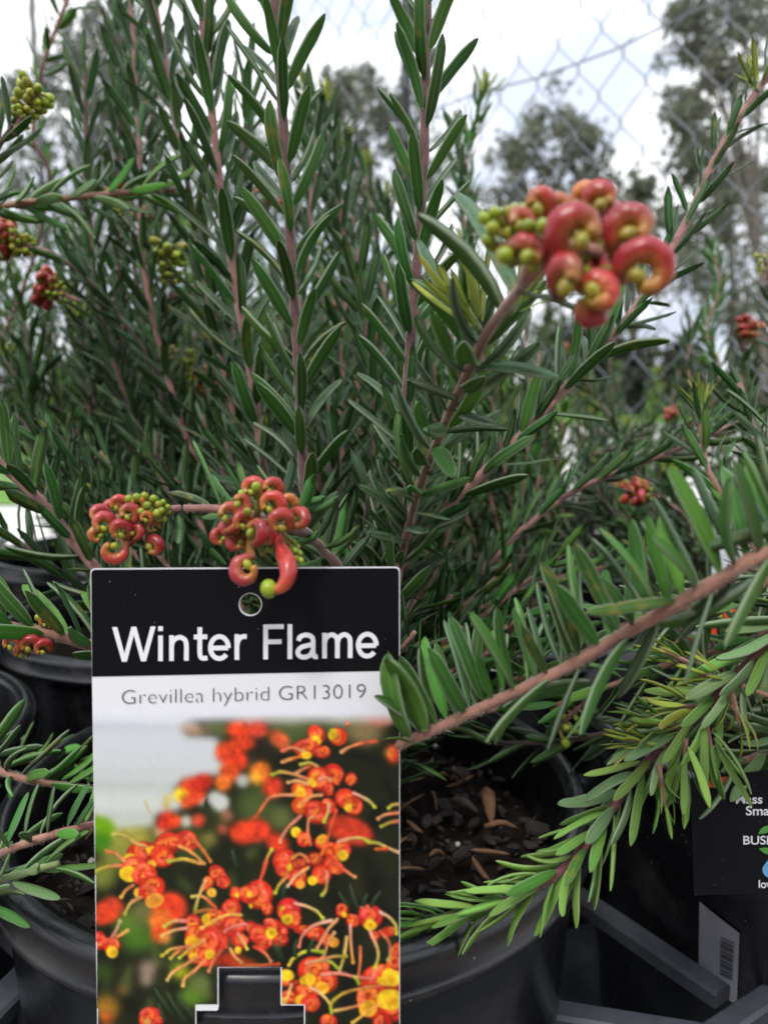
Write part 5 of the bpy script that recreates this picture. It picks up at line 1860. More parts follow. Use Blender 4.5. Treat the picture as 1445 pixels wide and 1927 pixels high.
# S4 near shoot that carries the large flower cluster
so, c = A.stem([BASE_A + Vector((.01, -.01, 0))] + px([(745, 1100, .252), (765, 1010, .245), (783, 935, .232), (823, 830, .208), (880, 700, .178), (915, 630, .162), (945, 585, .150), (985, 535, .133), (1030, 490, .127)]), .0021, .0012, 'rust', hairs=1600)
A.leafy(so, c, .22, .50, spacing=.0030, L=(.021, .024), ang=(48, 42), bias=(-.2, .1, .2), phase=0)
A.leafy(so, c, .50, .84, spacing=.0044, L=(.0265, .0265), ang=(36, 32), bias=(-.25, -.35, .1), phase=200, mixstyle=('fresh', .35), face=-CAM_B, fw=.5)
S4C = c
for (p0, p1, L_, stl) in (((895, 672, .178), (790, 505, .170), .0, 'fresh'), ((950, 588, .150), (812, 380, .150), 0, 'mature'), ((908, 655, .170), (785, 450, .176), 0, 'grey'),
                          ((870, 765, .19), (842, 640, .185), 0, 'fresh'), ((895, 700, .172), (1005, 585, .165), 0, 'mature'), ((845, 800, .19), (925, 690, .18), 0, 'fresh'),
                          ((1105, 590, .140), (975, 535, .134), 0, 'grey'), ((975, 560, .145), (865, 330, .165), 0, 'grey')):
    a, b = P(*p0), P(*p1)
    d = (b - a)
    lf = d.length
    d.normalize()
    nrm = (CAM_B * rng.uniform(-1, 1) + CAM_U).normalized()
    nrm = (nrm - d * nrm.dot(d)).normalized()
    x = d.cross(nrm)
    w = min(1.35, .034 / lf)
    A.leaves.append((Matrix(((x.x * lf * w, d.x * lf, nrm.x * lf * w, a.x), (x.y * lf * w, d.y * lf, nrm.y * lf * w, a.y), (x.z * lf * w, d.z * lf, nrm.z * lf * w, a.z), (0, 0, 0, 1))), so, stl, rng.randrange(6), lf, a))
A.tuft(P(905, 625, .163), CAM_U * 1.0 + CAM_R * -.55, n=9, L=.017, style='young', stemlen=.008, spread=22)
A.tuft(P(960, 590, .150), CAM_U * .8 + CAM_R * .5, n=6, L=.010, style='young', stemlen=.006, spread=20)
# S5 long pink shoot to the upper right
so, c = A.stem([BASE_A + Vector((.012, 0, 0))] + px([(740, 1080, .262), (775, 1015, .258), (850, 945, .258), (950, 850, .26), (1060, 735, .262), (1180, 600, .266), (1280, 440, .27), (1345, 300, .272), (1395, 215, .273), (1470, 105, .274)]), .0023, .0017, 'pink', hairs=600)
A.leafy(so, c, .2, .66, spacing=.0036, L=(.023, .0235), ang=(48, 40), bias=(-.5, 0, .55), phase=15)
A.leafy(so, c, .66, 1, spacing=.0052, L=(.0205, .018), ang=(34, 30), bias=(-.1, 0, .1), phase=60, mixstyle=('grey', .25))
A.tuft(P(1425, 170, .272), CAM_U + CAM_R * -.2, n=5, L=.016, style='young', stemlen=.005, spread=16)
# S6 and lower companions
A.shoot([BASE_A + Vector((.01, .01, 0))] + px([(745, 1260, .30), (800, 1170, .305), (900, 1080, .31), (985, 995, .315), (1070, 930, .32), (1160, 890, .32), (1290, 840, .32), (1400, 790, .32)]), r=(.002, .0012), mat='pink', hairs=0, t0=.12, t1=1, spacing=.0042, L=(.022, .020), ang=(46, 34), bias=(-.3, 0, .6))
A.shoot([BASE_A + Vector((.005, .0, 0))] + px([(720, 1230, .29), (765, 1165, .285), (815, 1080, .285), (840, 1010, .285), (850, 950, .285)]), r=(.0018, .0012), mat='rust', t0=.2, t1=1, spacing=.0038, L=(.021, .018), ang=(44, 26), style='fresh', mixstyle=('pale', .4))
A.shoot([BASE_A + Vector((.01, .02, 0))] + px([(760, 1250, .33), (860, 1170, .335), (960, 1120, .34), (1080, 1080, .345), (1200, 1060, .35)]), r=(.0018, .0012), mat='rust', t0=.1, t1=1, spacing=.0042, L=(.021, .019), ang=(48, 36), bias=(-.1, 0, .4), mixstyle=('fresh', .3))
A.shoot([BASE_A + Vector((0, .02, 0))] + px([(690, 1060, .31), (700, 900, .315), (705, 780, .32), (690, 640, .325), (672, 470, .33)]), r=(.002, .0014), mat='plum', t0=.15, t1=1, spacing=.0046, L=(.025, .027), ang=(48, 30), bias=UPL * .4)
A.shoot([BASE_A + Vector((0, .0, 0))] + px([(700, 1080, .26), (660, 1040, .262), (640, 1000, .262)]), r=(.002, .0014), mat='pink', t0=.35, t1=1, spacing=.0034, L=(.022, .02), ang=(60, 40))
for (ex, ey, d) in ((600, 860, .285), (640, 820, .29), (700, 900, .265), (840, 900, .275), (720, 830, .28), (560, 880, .30), (480, 850, .30), (420, 820, .32), (620, 760, .31)):
    e = P(ex, ey, d)
    A.shoot([BASE_A, BASE_A.lerp(e, .5) + Vector((0, .01, .01)), e], r=(.0018, .001), mat=rng.choice(('pink', 'plum', 'brown')), t0=.15, t1=1, spacing=.0042, L=(.024, .020), ang=(55, 34), bias=(-.15, -.1, .1))
# low sprays that fill the space behind the tag and above the soil
for (ex, ey, d, st) in ((800, 1240, .25, 'mature'), (870, 1180, .262, 'mature'), (940, 1215, .25, 'fresh'), (830, 1310, .24, 'mature'), (900, 1270, .255, 'mature'), (1000, 1150, .275, 'mature'), (780, 1130, .262, 'fresh'),
                        (1020, 1260, .262, 'fresh'), (1080, 1180, .28, 'mature'), (960, 1330, .262, 'mature'), (850, 1120, .275, 'mature'), (1060, 1040, .29, 'mature'), (960, 1060, .285, 'mature'), (780, 1190, .24, 'mature')):
    e = P(ex, ey, d)
    A.shoot([BASE_A + Vector((.01, -.004, 0)), BASE_A.lerp(e, .5) + Vector((0, .004, .012)), e], r=(.0017, .001), mat=rng.choice(('pink', 'rust', 'brown')), t0=.2, t1=1, spacing=.0044, L=(.023, .019),
            ang=(58, 40), bias=(-.2, -.1, .9), style=st, mixstyle=('fresh', .25), face=-CAM_B, fw=.5)
for (ex, ey, d) in ((30, 780, .33), (110, 830, .34), (190, 850, .34), (260, 830, .35), (60, 900, .31), (150, 930, .31), (230, 960, .30), (330, 900, .33), (10, 1000, .29), (380, 780, .36)):
    e = P(ex, ey, d)
    A.shoot([BASE_A + Vector((-.01, .01, 0)), BASE_A.lerp(e, .5) + Vector((0, .012, .004)), e], r=(.0018, .001), mat=rng.choice(('pink', 'plum', 'brown')), t0=.25, t1=1, spacing=.0044, L=(.024, .022),
            ang=(54, 38), bias=(.1, -.1, .9), mixstyle=('grey', .3))
# thick pinkish branches at the left
A.shoot([BASE_A + Vector((-.01, 0, 0))] + px([(300, 1200, .272), (170, 1058, .268), (90, 958, .264), (20, 890, .262), (-90, 800, .26)]), r=(.0027, .0023), mat='pink', hairs=500, t0=.25, t1=1, spacing=.0040, L=(.0235, .024), ang=(48, 44), bias=(.1, -.1, 1.1), face=-CAM_B, fw=.9)
A.shoot([BASE_A + Vector((-.01, .02, 0))] + px([(330, 1080, .33), (210, 940, .33), (110, 860, .33), (0, 800, .33), (-90, 740, .33)]), r=(.0022, .0018), mat='brown', t0=.15, t1=1, spacing=.0042, L=(.024, .024), ang=(50, 44), bias=(.1, -.1, 1.0), mixstyle=('grey', .4))
so, c = A.shoot([BASE_A + Vector((-.012, 0, 0))] + px([(320, 1260, .242), (165, 1214, .225), (90, 1192, .220), (0, 1176, .217), (-60, 1165, .215)]), r=(.0023, .0018), mat='rust', hairs=700, t0=.35, t1=1, spacing=.0046, L=(.0245, .025), ang=(52, 48), bias=(.25, -.1, 1.0), style='fresh', mixstyle=('mature', .55), face=-CAM_B, fw=1.0)
# stem of the two flower clusters just above the tag
so, c = A.stem([BASE_A + Vector((0, -.004, 0))] + px([(640, 1130, .235), (610, 1040, .215), (570, 1005, .197), (520, 985, .186), (460, 965, .181), (398, 957, .178), (345, 957, .176)]), .0019, .0012, 'pink', hairs=400)
A.leafy(so, c, .35, .97, spacing=.0036, L=(.0185, .0165), ang=(50, 60), bias=(-.1, .25, .9), style='fresh', mixstyle=('mature', .35), phase=0)
for (p0, p1, stl) in (((575, 960, .19), (642, 940, .186), 'fresh'), ((560, 955, .19), (612, 932, .188), 'fresh'), ((555, 1020, .19), (610, 1005, .186), 'fresh'), ((535, 930, .188), (557, 858, .188), 'grey'),
                      ((335, 965, .177), (340, 1028, .175), 'pale'), ((425, 1062, .183), (390, 1032, .18), 'fresh')):
    a, b = P(*p0), P(*p1)
    d = (b - a)
    lf = d.length
    d.normalize()
    nrm = (CAM_U * .6 + CAM_B).normalized()
    nrm = (nrm - d * nrm.dot(d)).normalized()
    x = d.cross(nrm)
    w = min(1.9, .021 / lf)
    A.leaves.append((Matrix(((x.x * lf * w, d.x * lf, nrm.x * lf * w, a.x), (x.y * lf * w, d.y * lf, nrm.y * lf * w, a.y), (x.z * lf * w, d.z * lf, nrm.z * lf * w, a.z), (0, 0, 0, 1))), so, stl, rng.randrange(6), lf, a))


def hero_head(pl, pts, d0, r, flowers, buds, mat='pink', centre=None, tw_k=0.98):
    """pts: rachis; flowers: (px, py, depth, diameter px, tube width px, start angle, sweep, colour, tilt); angles in the picture plane, counter-clockwise from the x axis."""
    V, F = tube(catmull(px(pts), 10), [r] * 10, 7)
    h = mesh_obj('flower_head', V, F, M_STEM[mat], pl.root, origin=pl.loc)
    rach = catmull(px(pts), 20)
    for (fx, fy, d, dia, tw, a0, sw, col, tilt) in flowers:
        c = P(fx, fy, d)
        k = d / FPX
        rt = tw * k / 2 * tw_k
        Rm = dia * k / 2 - rt * .8
        ex = CAM_R.copy()
        ey = CAM_U.copy()
        q = Matrix.Rotation(R(tilt), 3, ey)
        ex.rotate(q)
        q2 = Matrix.Rotation(R(rng.uniform(-14, 14)), 3, ex)
        ey.rotate(q2)
        root = min(rach, key=lambda p: (p - c).length)
        V, F, C = flower_geo(root, c, Rm, a0, sw, ex, ey, rt, col, inner=mixc(ORANGE, LIME, .35), lift=rt * 1.2, sides=10, n=22)
        me = colour_mesh('flower', V, F, C, pl.loc)
        o = bpy.data.objects.new('flower', me)
        link(o, h)
    for (bx, by, d, rad) in buds:
        c = P(bx, by, d)
        root = min(rach, key=lambda p: (p - c).length)
        V, F, C = bud_geo(root, c, rad * d / FPX, mixc(LIME, rng.choice((OLIVE, LIME, CORAL)), rng.uniform(0, .3)))
        o = bpy.data.objects.new('bud', colour_mesh('bud', V, F, C, pl.loc))
        link(o, h)
    return h


# cluster above the tag, far end
D1 = .174
hero_head(A, [(340, 957, .177), (290, 962, .177), (235, 978, .177), (205, 990, .177)], D1, .0009, [
    (214, 1034, .171, 54, 20, 0, -300 + 60, CORAL, 10), (289, 1029, .172, 42, 18, 130, -265, RED, -15), (227, 1000, .170, 48, 19, -20, 250, RED, 20), (194, 988, .171, 50, 18, -10, 240, PINK, 25),
    (186, 972, .175, 46, 17, 0, 200, PINK, 30), (241, 968, .170, 44, 17, -40, 250, RED, 15), (221, 951, .173, 40, 15, -10, 210, CORAL, 20), (184, 1008, .174, 36, 15, 60, 240, ORANGE, 20),
    (254, 1000, .171, 34, 13, -60, 250, CORAL, -20), (258, 949, .172, 30, 11, -10, 230, ORANGE, 15), (274, 975, .170, 28, 11, -20, 240, ORANGE, 20), (288, 994, .173, 30, 10, 20, 230, ORANGE, 20),
    (208, 962, .178, 44, 16, 0, 210, PINK, 30), (236, 1015, .176, 36, 14, -30, 240, CORAL, 0)],
    [(243, 940, .172, 9), (257, 937, .172, 9), (272, 934, .173, 8), (289, 939, .172, 8), (277, 951, .170, 8), (298, 949, .171, 7), (307, 945, .172, 6), (316, 954, .172, 6), (296, 966, .170, 9), (304, 961, .170, 7),
     (266, 963, .170, 8), (309, 977, .173, 6), (318, 964, .173, 5), (262, 945, .174, 8), (283, 962, .171, 7), (300, 977, .172, 7), (233, 1006, .172, 7), (250, 958, .175, 8), (280, 944, .175, 7)])
# cluster hanging over the tag's top edge
D2 = .164
hero_head(A, [(590, 1010, .198), (560, 990, .178), (520, 985, .170), (475, 985, .168), (440, 990, .169)], D2, .0010, [
    (430, 972, .162, 62, 20, -70, 250, CORAL, 15), (450, 950, .163, 52, 19, -60, 200, PINK, 40), (474, 921, .166, 48, 19, 0, 230, CORAL, -10), (510, 922, .166, 50, 19, -20, 200, CORAL, 20),
    (510, 951, .161, 56, 20, -40, 250, CORAL, 0), (480, 1000, .158, 56, 21, -80, 240, RED, -40), (527, 985, .159, 56, 21, 0, 240, CORAL, 20), (558, 978, .162, 50, 20, 110, -235, CORAL, -10),
    (436, 998, .164, 44, 17, 60, 220, PINK, 30), (446, 1022, .165, 38, 18, 90, 230, PINK, 20), (464, 1072, .158, 62, 24, 100, 290, PINK, 0), (415, 1012, .166, 38, 15, 90, 200, CORAL, 20),
    (455, 985, .160, 44, 17, 0, 230, CORAL, 30), (500, 1010, .164, 42, 17, -40, 250, RED, -20), (540, 950, .166, 44, 17, -20, 200, ORANGE, 10), (425, 1000, .168, 44, 16, -30, 250, CORAL, 30), (470, 1025, .168, 40, 17, 0, 220, RED, 10)],
    [(548, 1034, .163, 6), (541, 1042, .164, 6), (556, 1050, .163, 6), (563, 1041, .164, 6), (552, 1020, .165, 6), (545, 1026, .166, 6), (566, 1054, .163, 6), (556, 1036, .162, 6), (482, 917, .163, 10), (455, 930, .164, 8), (465, 963, .158, 9), (508, 1032, .166, 8), (494, 1040, .168, 7), (537, 1030, .167, 6), (560, 1028, .165, 5)])
# the J-shaped flower dropping in front of the tag
_hh = [o for o in A.root.children if o.name.startswith('flower_head')][-1]
_p = px([(522, 1000, .166), (530, 1035, .161), (541, 1060, .1575), (542, 1085, .156), (530, 1105, .1555), (513, 1112, .1555)])
V, F = tube(catmull(_p, 14), [.0006, .0009, .0013, .0016, .0018, .0019, .0019, .0018, .0017, .0016, .0014, .0012, .0011, .001], 10)
C = [mixc(CORAL, ORANGE, max(0, (i // 10 - 8) / 6)) for i in range(len(V))]
bV, bF, bC = ball(_p[-1] + CAM_R * -.0008 + CAM_U * .0004, .0017, LIME, CAM_U, 1.15, 10, 7)
off = len(V)
link(bpy.data.objects.new('flower', colour_mesh('flower', V + bV, F + [tuple(i + off for i in f) for f in bF], C + bC, A.loc)), _hh)
# big soft cluster close to the lens
D3 = .120
hero_head(A, [(985, 535, .133), (1000, 495, .128), (1050, 465, .124), (1120, 470, .122), (1170, 490, .121)], D3, .0012, [
    (1087, 440, .112, 112, 44, -150, -230, RED, 0), (1187, 432, .116, 100, 38, 200, -262, RED, -10), (1212, 512, .113, 120, 40, 165, -272, RED, 0), (1067, 528, .112, 100, 42, 180, -190, RED, -50),
    (1122, 552, .113, 84, 38, 120, -250, CORAL, 10), (1108, 575, .116, 74, 36, 20, -230, PINK, 0), (990, 478, .117, 76, 34, 120, -180, PINK, 35), (1012, 385, .121, 66, 30, -50, 240, CORAL, 0), (1046, 392, .124, 56, 28, -30, 230, ORANGE, 10),
    (1130, 378, .120, 70, 34, 160, -200, CORAL, 0), (1105, 372, .126, 60, 28, 170, -200, ORANGE, 0), (977, 420, .119, 64, 26, -40, 240, CORAL, 10), (1150, 455, .122, 84, 38, 150, -230, RED, 20), (1060, 480, .122, 80, 38, 60, 220, RED, 20), (1010, 440, .124, 64, 30, -20, 220, CORAL, 10), (950, 478, .122, 50, 18, -30, 240, mixc(LIME, ORANGE, .4), 0),
    (1170, 505, .120, 74, 36, 100, 230, PINK, 20), (1085, 500, .126, 90, 44, 30, 250, RED, 40), (1140, 490, .125, 90, 44, -60, 250, RED, -30), (1100, 520, .124, 84, 42, 140, -250, RED, 30), (1040, 450, .127, 80, 38, 10, 240, CORAL, 30),
    (1150, 420, .126, 84, 40, 0, 250, PINK, 40), (1095, 420, .127, 84, 40, 60, 250, RED, -40), (1180, 470, .125, 84, 40, 90, 240, RED, 20), (1060, 430, .124, 60, 30, 0, 230, ORANGE, 20)],
    [(912, 410, .121, 12), (932, 400, .121, 12), (957, 400, .121, 13), (927, 430, .120, 13), (918, 452, .121, 13), (952, 480, .118, 17), (1022, 425, .116, 15), (995, 425, .117, 14), (970, 395, .123, 12), (940, 418, .124, 13), (925, 462, .123, 12), (1005, 500, .122, 12), (985, 395, .124, 12), (960, 440, .121, 14), (975, 450, .121, 14), (1000, 460, .121, 13)], mat='rust', tw_k=1.12)
# small flower head on the low branch at the left
hero_head(A, [(95, 1192, .222), (70, 1205, .220), (40, 1210, .219)], .217, .0009, [
    (22, 1212, .214, 42, 15, -30, 240, CORAL, 0), (55, 1216, .213, 42, 15, -20, 230, RED, 10), (80, 1222, .214, 38, 14, 10, 210, RED, 30), (85, 1172, .219, 30, 12, -30, 240, CORAL, 10), (40, 1228, .218, 34, 14, 0, 220, CORAL, 20), (92, 1182, .221, 26, 11, 0, 230, RED, 20)],
    [(72, 1163, .219, 7), (80, 1160, .22, 6), (4, 1195, .218, 8), (66, 1180, .221, 6)])
A.finish()

# right-hand neighbour
BASE_C = Vector((0.186, 0.316, SOIL_Z))
Cc = Plant('grevillea in the care-tag pot, sending long low branches across the front', BASE_C, near=True)
so, c = Cc.stem([BASE_C] + [BASE_C + Vector((.005, -.06, .06))] + px([(1640, 985, .140), (1445, 1040, .134), (1330, 1105, .137), (1180, 1190, .146), (1050, 1265, .154), (920, 1325, .161), (835, 1365, .166), (775, 1392, .170), (715, 1412, .177), (640, 1430, .190)]), .0019, .0013, 'rust', hairs=2600)
Cc.leafy(so, c, .40, .93, spacing=.0046, L=(.0240, .0185), ang=(124, 100), bias=(-.3, .12, 1.7), style='mature', mixstyle=('fresh', .62), phase=30, twist=65, jitter=.26, face=-CAM_B + CAM_R * .4, fw=1.0, width=.95)
Cc.leafy(so, c, .42, .86, spacing=.012, L=(.024, .020), ang=(38, 34), bias=(-.2, .1, -1.2), style='mature', mixstyle=('grey', .3), twist=50, width=.9)
Cc.leafy(so, c, .44, .93, spacing=.007, L=(.022, .019), ang=(108, 96), bias=(-.2, 1.2, 1.6), style='mature', mixstyle=('grey', .4), twist=60, width=.9)
for (p0, p1, stl) in (((835, 1368, .166), (925, 1380, .168), 'mature'), ((775, 1398, .168), (722, 1378, .166), 'fresh'), ((945, 1330, .160), (1105, 1268, .160), 'mature'), ((1225, 1170, .143), (1430, 1105, .15), 'mature'),
                      ((770, 1385, .167), (722, 1238, .160), 'mature'), ((800, 1375, .166), (738, 1218, .160), 'fresh')):
    a, b = P(*p0), P(*p1)
    d = (b - a)
    lf = d.length
    d.normalize()
    nrm = (CAM_U * .7 - CAM_B * .6 + CAM_R * .3).normalized()
    nrm = (nrm - d * nrm.dot(d)).normalized()
    x = d.cross(nrm)
    w = min(1.6, .029 / lf)
    Cc.leaves.append((Matrix(((x.x * lf * w, d.x * lf, nrm.x * lf * w, a.x), (x.y * lf * w, d.y * lf, nrm.y * lf * w, a.y), (x.z * lf * w, d.z * lf, nrm.z * lf * w, a.z), (0, 0, 0, 1))), so, stl, rng.randrange(6), lf, a))
# hanging branch with pale undersides and young tufts
so, c = Cc.stem([BASE_C, BASE_C + Vector((.03, -.04, .06))] + px([(1560, 1150, .205), (1445, 1214, .20), (1385, 1275, .199), (1320, 1338, .198), (1255, 1400, .196), (1200, 1455, .194), (1125, 1560, .190), (1060, 1635, .186), (980, 1685, .185), (880, 1718, .189), (800, 1738, .193), (755, 1752, .196)]), .0021, .0009, 'red', hairs=1600)
Cc.leafy(so, c, .26, .62, spacing=.0050, L=(.0265, .021), ang=(40, 40), bias=(-.35, -.05, .1), style='mature', mixstyle=('pale', .45), phase=10, width=.85)
Cc.leafy(so, c, .60, .82, spacing=.0034, L=(.022, .018), ang=(32, 30), bias=(-.2, -.2, .25), style='pale', mixstyle=('bright', .5), phase=80, width=.95, twist=40, face=-CAM_B - CAM_U * .5, fw=1.2)
Cc.leafy(so, c, .82, 1.0, spacing=.0019, L=(.0185, .012), ang=(40, 20), bias=(0, 0, .25), style='bright', mixstyle=('fresh', .25), phase=0, width=.85, twist=50)
for (p, dx, dy, n, L_) in (((1385, 1285, .198), -1, .25, 8, .013), ((1330, 1330, .197), -1, .05, 8, .016), ((1290, 1370, .196), -1, .18, 8, .014), ((1250, 1405, .195), -1, .25, 9, .013), ((1375, 1300, .194), .3, -1, 6, .010), ((1325, 1350, .194), .2, -1, 8, .015),
                           ((1290, 1390, .192), -.1, -1, 8, .014), ((1240, 1440, .190), .1, -1, 9, .010), ((1395, 1290, .195), .8, -.3, 5, .009), ((1300, 1250, .21), -.8, .4, 8, .012)):
    Cc.tuft(P(*p), CAM_R * dx + CAM_U * dy + CAM_B * rng.uniform(-.1, .3), n=n - 3, L=L_, style='young' if rng.random() < .5 else 'bright', stemlen=.010, spread=18, mat='rust')
Cc.shoot([BASE_C] + px([(1520, 1330, .24), (1445, 1400, .235), (1380, 1330, .235), (1330, 1280, .24), (1300, 1200, .245)]), r=(.0016, .0012), mat='rust', t0=.3, t1=1, spacing=.005, L=(.022, .02), ang=(46, 30))
# more of its shoots behind and beside
for (pts, st, mt) in (([(1480, 1150, .26), (1400, 1000, .27), (1345, 910, .275), (1326, 860, .278), (1316, 770, .28)], 'fresh', 'rust'),
                      ([(1500, 1200, .25), (1380, 1220, .25), (1260, 1250, .25), (1150, 1290, .255), (1040, 1330, .26)], 'fresh', 'rust'),
                      ([(1500, 1300, .26), (1350, 1330, .265), (1200, 1370, .27), (1050, 1395, .275), (930, 1400, .28)], 'mature', 'brown'),
                      ([(1500, 1100, .24), (1400, 1130, .235), (1280, 1150, .235), (1160, 1180, .24)], 'mature', 'rust'),
                      ([(1520, 980, .28), (1440, 860, .285), (1390, 720, .29)], 'mature', 'pink'),
                      ([(1540, 1000, .25), (1480, 900, .25), (1450, 780, .25)], 'mature', 'pink'),
                      ([(1490, 1380, .23), (1430, 1420, .225), (1370, 1440, .225)], 'pale', 'rust')):
    Cc.shoot([BASE_C] + px(pts), r=(.0017, .0011), mat=mt, t0=.25, t1=1, spacing=.0042, L=(.021, .0185), ang=(46, 32), style=st, mixstyle=('mature', .3))
Cc.tuft(P(1318, 775, .28), CAM_U, n=8, L=.012, style='young', stemlen=.006, spread=18)
Cc.cluster(P(1085, 1335, .26), CAM_R * -.6 - CAM_U * .6, length=.01, n=14, open_frac=0)
bush(Cc, BASE_C, 6, .10, .9, spacing=.005, r=.0018, side=1)
Cc.finish()

# pot at the left edge: only its low twigs reach into the picture
BASE_L = Vector((-0.245, 0.285, SOIL_Z))
Lp = Plant('grevillea at the edge whose low twigs reach over the front pot rim', BASE_L, near=True)
Lp.shoot([BASE_L] + px([(-90, 1660, .205), (0, 1608, .196), (85, 1576, .194), (172, 1553, .197), (235, 1540, .203)]), r=(.0017, .0012), mat='rust', hairs=600, t0=.3, t1=1, spacing=.0040, L=(.0165, .0145), ang=(70, 60), bias=(.1, 0, 1.1), style='mature', mixstyle=('fresh', .4), face=-CAM_B, fw=1.0)
Lp.shoot([BASE_L] + px([(-70, 1430, .235), (0, 1452, .225), (60, 1470, .222), (120, 1478, .224), (190, 1485, .23)]), r=(.0017, .0012), mat='rust', hairs=300, t0=.3, t1=1, spacing=.0042, L=(.021, .018), ang=(62, 50), bias=(.2, 0, 1.0), style='mature', mixstyle=('fresh', .5))
Lp.shoot([BASE_L] + px([(-90, 1690, .20), (-10, 1660, .19), (60, 1640, .187), (110, 1625, .186)]), r=(.0014, .001), mat='green', t0=.55, t1=1, spacing=.0046, L=(.017, .015), ang=(40, 28), style='pale', mixstyle=('fresh', .5))
Lp.shoot([BASE_L] + px([(-80, 1480, .30), (20, 1440, .30), (90, 1430, .30), (160, 1440, .30)]), r=(.0014, .001), mat='pink', t0=.3, t1=1, spacing=.0046, L=(.02, .016), ang=(55, 40), style='fresh', bias=(0, 0, .6))
# horizontal pale twig and budded stems that lean in from it
so, c = Lp.shoot([BASE_L] + px([(-200, 480, .33), (-40, 400, .34), (60, 380, .34), (130, 372, .34), (230, 363, .345), (330, 357, .35)]), r=(.0022, .0016), mat='rust', t0=.45, t1=1, spacing=.0055, L=(.024, .023), ang=(42, 38), style='fresh', mixstyle=('pale', .4))
so, c = Lp.shoot([BASE_L] + px([(-60, 420, .30), (-10, 290, .295), (25, 235, .29)]), r=(.0018, .0012), mat='brown', t0=.6, t1=1, spacing=.006, L=(.021, .021), ang=(40, 30))
Lp.cluster(P(40, 222, .288), CAM_U + CAM_R * .5, length=.013, n=40, open_frac=0, scale=1.1)
Lp.finish()


def budded(pl, base, pts, head, axis, n=18, of=.4, sc=1.0, mat='brown', style='mature', L=.024):
    so, c = pl.shoot([base] + px(pts), r=(.0022, .0013), mat=mat, t0=.15, t1=1, spacing=.0046, L=(L, L * .8), ang=(48, 34), style=style, mixstyle=('grey', .2))
    if head:
        pl.cluster(P(*head), axis, length=.015 * sc, n=int(n * 1.9), open_frac=of, scale=sc * 1.18)


BASE_B = Vector((-0.135, 0.475, SOIL_Z))
B = Plant('grevillea with budding brown stems behind the flower clusters on the tag', BASE_B)
budded(B, BASE_B, [(300, 900, .42), (300, 720, .41), (230, 600, .40), (165, 525, .39), (100, 475, .385)], (62, 466, .38), CAM_R * -1 + CAM_U * .2 + CAM_B * .3, 26, .35, 1.15)
budded(B, BASE_B, [(330, 860, .43), (300, 700, .42), (300, 620, .41), (318, 560, .40)], (324, 528, .395), CAM_U + CAM_B * .3, 24, 0, 1.25)
budded(B, BASE_B, [(260, 860, .45), (200, 700, .44), (150, 600, .43)], (125, 556, .42), CAM_U * .4 - CAM_R, 18, .5, 1.1)
budded(B, BASE_B, [(400, 900, .45), (370, 800, .44), (350, 730, .44)], (345, 705, .435), CAM_U + CAM_B, 18, 0, 1.1)
budded(B, BASE_B, [(420, 880, .46), (395, 780, .45)], (385, 742, .44), CAM_U + CAM_B * .5, 12, .9, .95)
budded(B, BASE_B, [(300, 800, .44), (270, 600, .43), (245, 450, .42)], (237, 400, .41), CAM_U - CAM_R * .3, 16, .15, 1.0)
budded(B, BASE_B, [(330, 960, .42), (250, 945, .40)], (195, 934, .395), CAM_R * -1, 12, .1, .9)
for pts in ([(240, 800, .46), (225, 560, .45), (221, 330, .44), (227, 150, .44), (214, 0, .44)], [(330, 760, .47), (300, 480, .46), (285, 300, .46), (240, 60, .46)], [(180, 820, .47), (150, 620, .47), (130, 480, .47)], [(80, 850, .45), (60, 700, .45), (40, 560, .45)]):
    B.shoot([BASE_B] + px(pts), r=(.0022, .0014), mat=rng.choice(('plum', 'brown', 'pink')), t0=.12, t1=1, spacing=.005, L=(.028, .027), ang=(44, 26))
bush(B, BASE_B, 26, .22, .6, spacing=.0048, side=2, flower=.12)
B.finish()

specs = [
    ('grevillea behind the two sharp shoots with slim grey green stems', (0.085, 0.490), 20, .25, .42, dict(styles=('grey', 'fresh', 'grey', 'bright'), flower=.10, lean=(-.30, 0, 0), mats=('pink', 'rust')), None),
    ('low grevillea beyond the care-tag pot with orange red buds', (0.225, 0.520), 14, .120, 1.0, dict(styles=('mature', 'grey', 'fresh'), flower=.12), None),
    ('tall grevillea at the edge behind the horizontal pale twig', (-0.350, 0.480), 20, .30, .42, dict(styles=('mature', 'grey', 'fresh'), flower=.12), None),
    ('third row grevillea with yellow green tips among the budding stems', (-0.250, 0.690), 22, .33, .40, dict(styles=('fresh', 'fresh', 'grey', 'bright'), flower=.12), None),
    ('third row grevillea filling the gap between the sharp shoots', (-0.030, 0.700), 24, .31, .44, dict(styles=('grey', 'fresh', 'grey', 'bright'), flower=.18, lean=(-.12, 0, 0)), None),
    ('third row grevillea with a green tip beneath the fence mesh', (0.190, 0.700), 13, .150, .60, dict(styles=('mature', 'fresh', 'grey'), flower=.15), None),
    ('third row grevillea around the blurred pink stem at the edge', (-0.460, 0.700), 18, .36, .38, dict(styles=('fresh', 'bright', 'grey'), flower=.12, mats=('pink', 'rust')), None),
    ('rearmost grevillea seen as soft green spikes behind the others', (-0.140, 0.915), 20, .36, .44, dict(styles=('grey', 'bright', 'fresh'), flower=.1), None),
    ('far grevillea low against the fence behind the red bud cluster', (0.40, 0.74), 18, .215, .5, dict(styles=('fresh', 'mature', 'grey'), flower=.15), None),
    ('soft pale green grevillea far back under the hanging big flower', (0.30, 0.95), 16, .215, .5, dict(styles=('fresh', 'grey', 'bright'), flower=.15), None)]
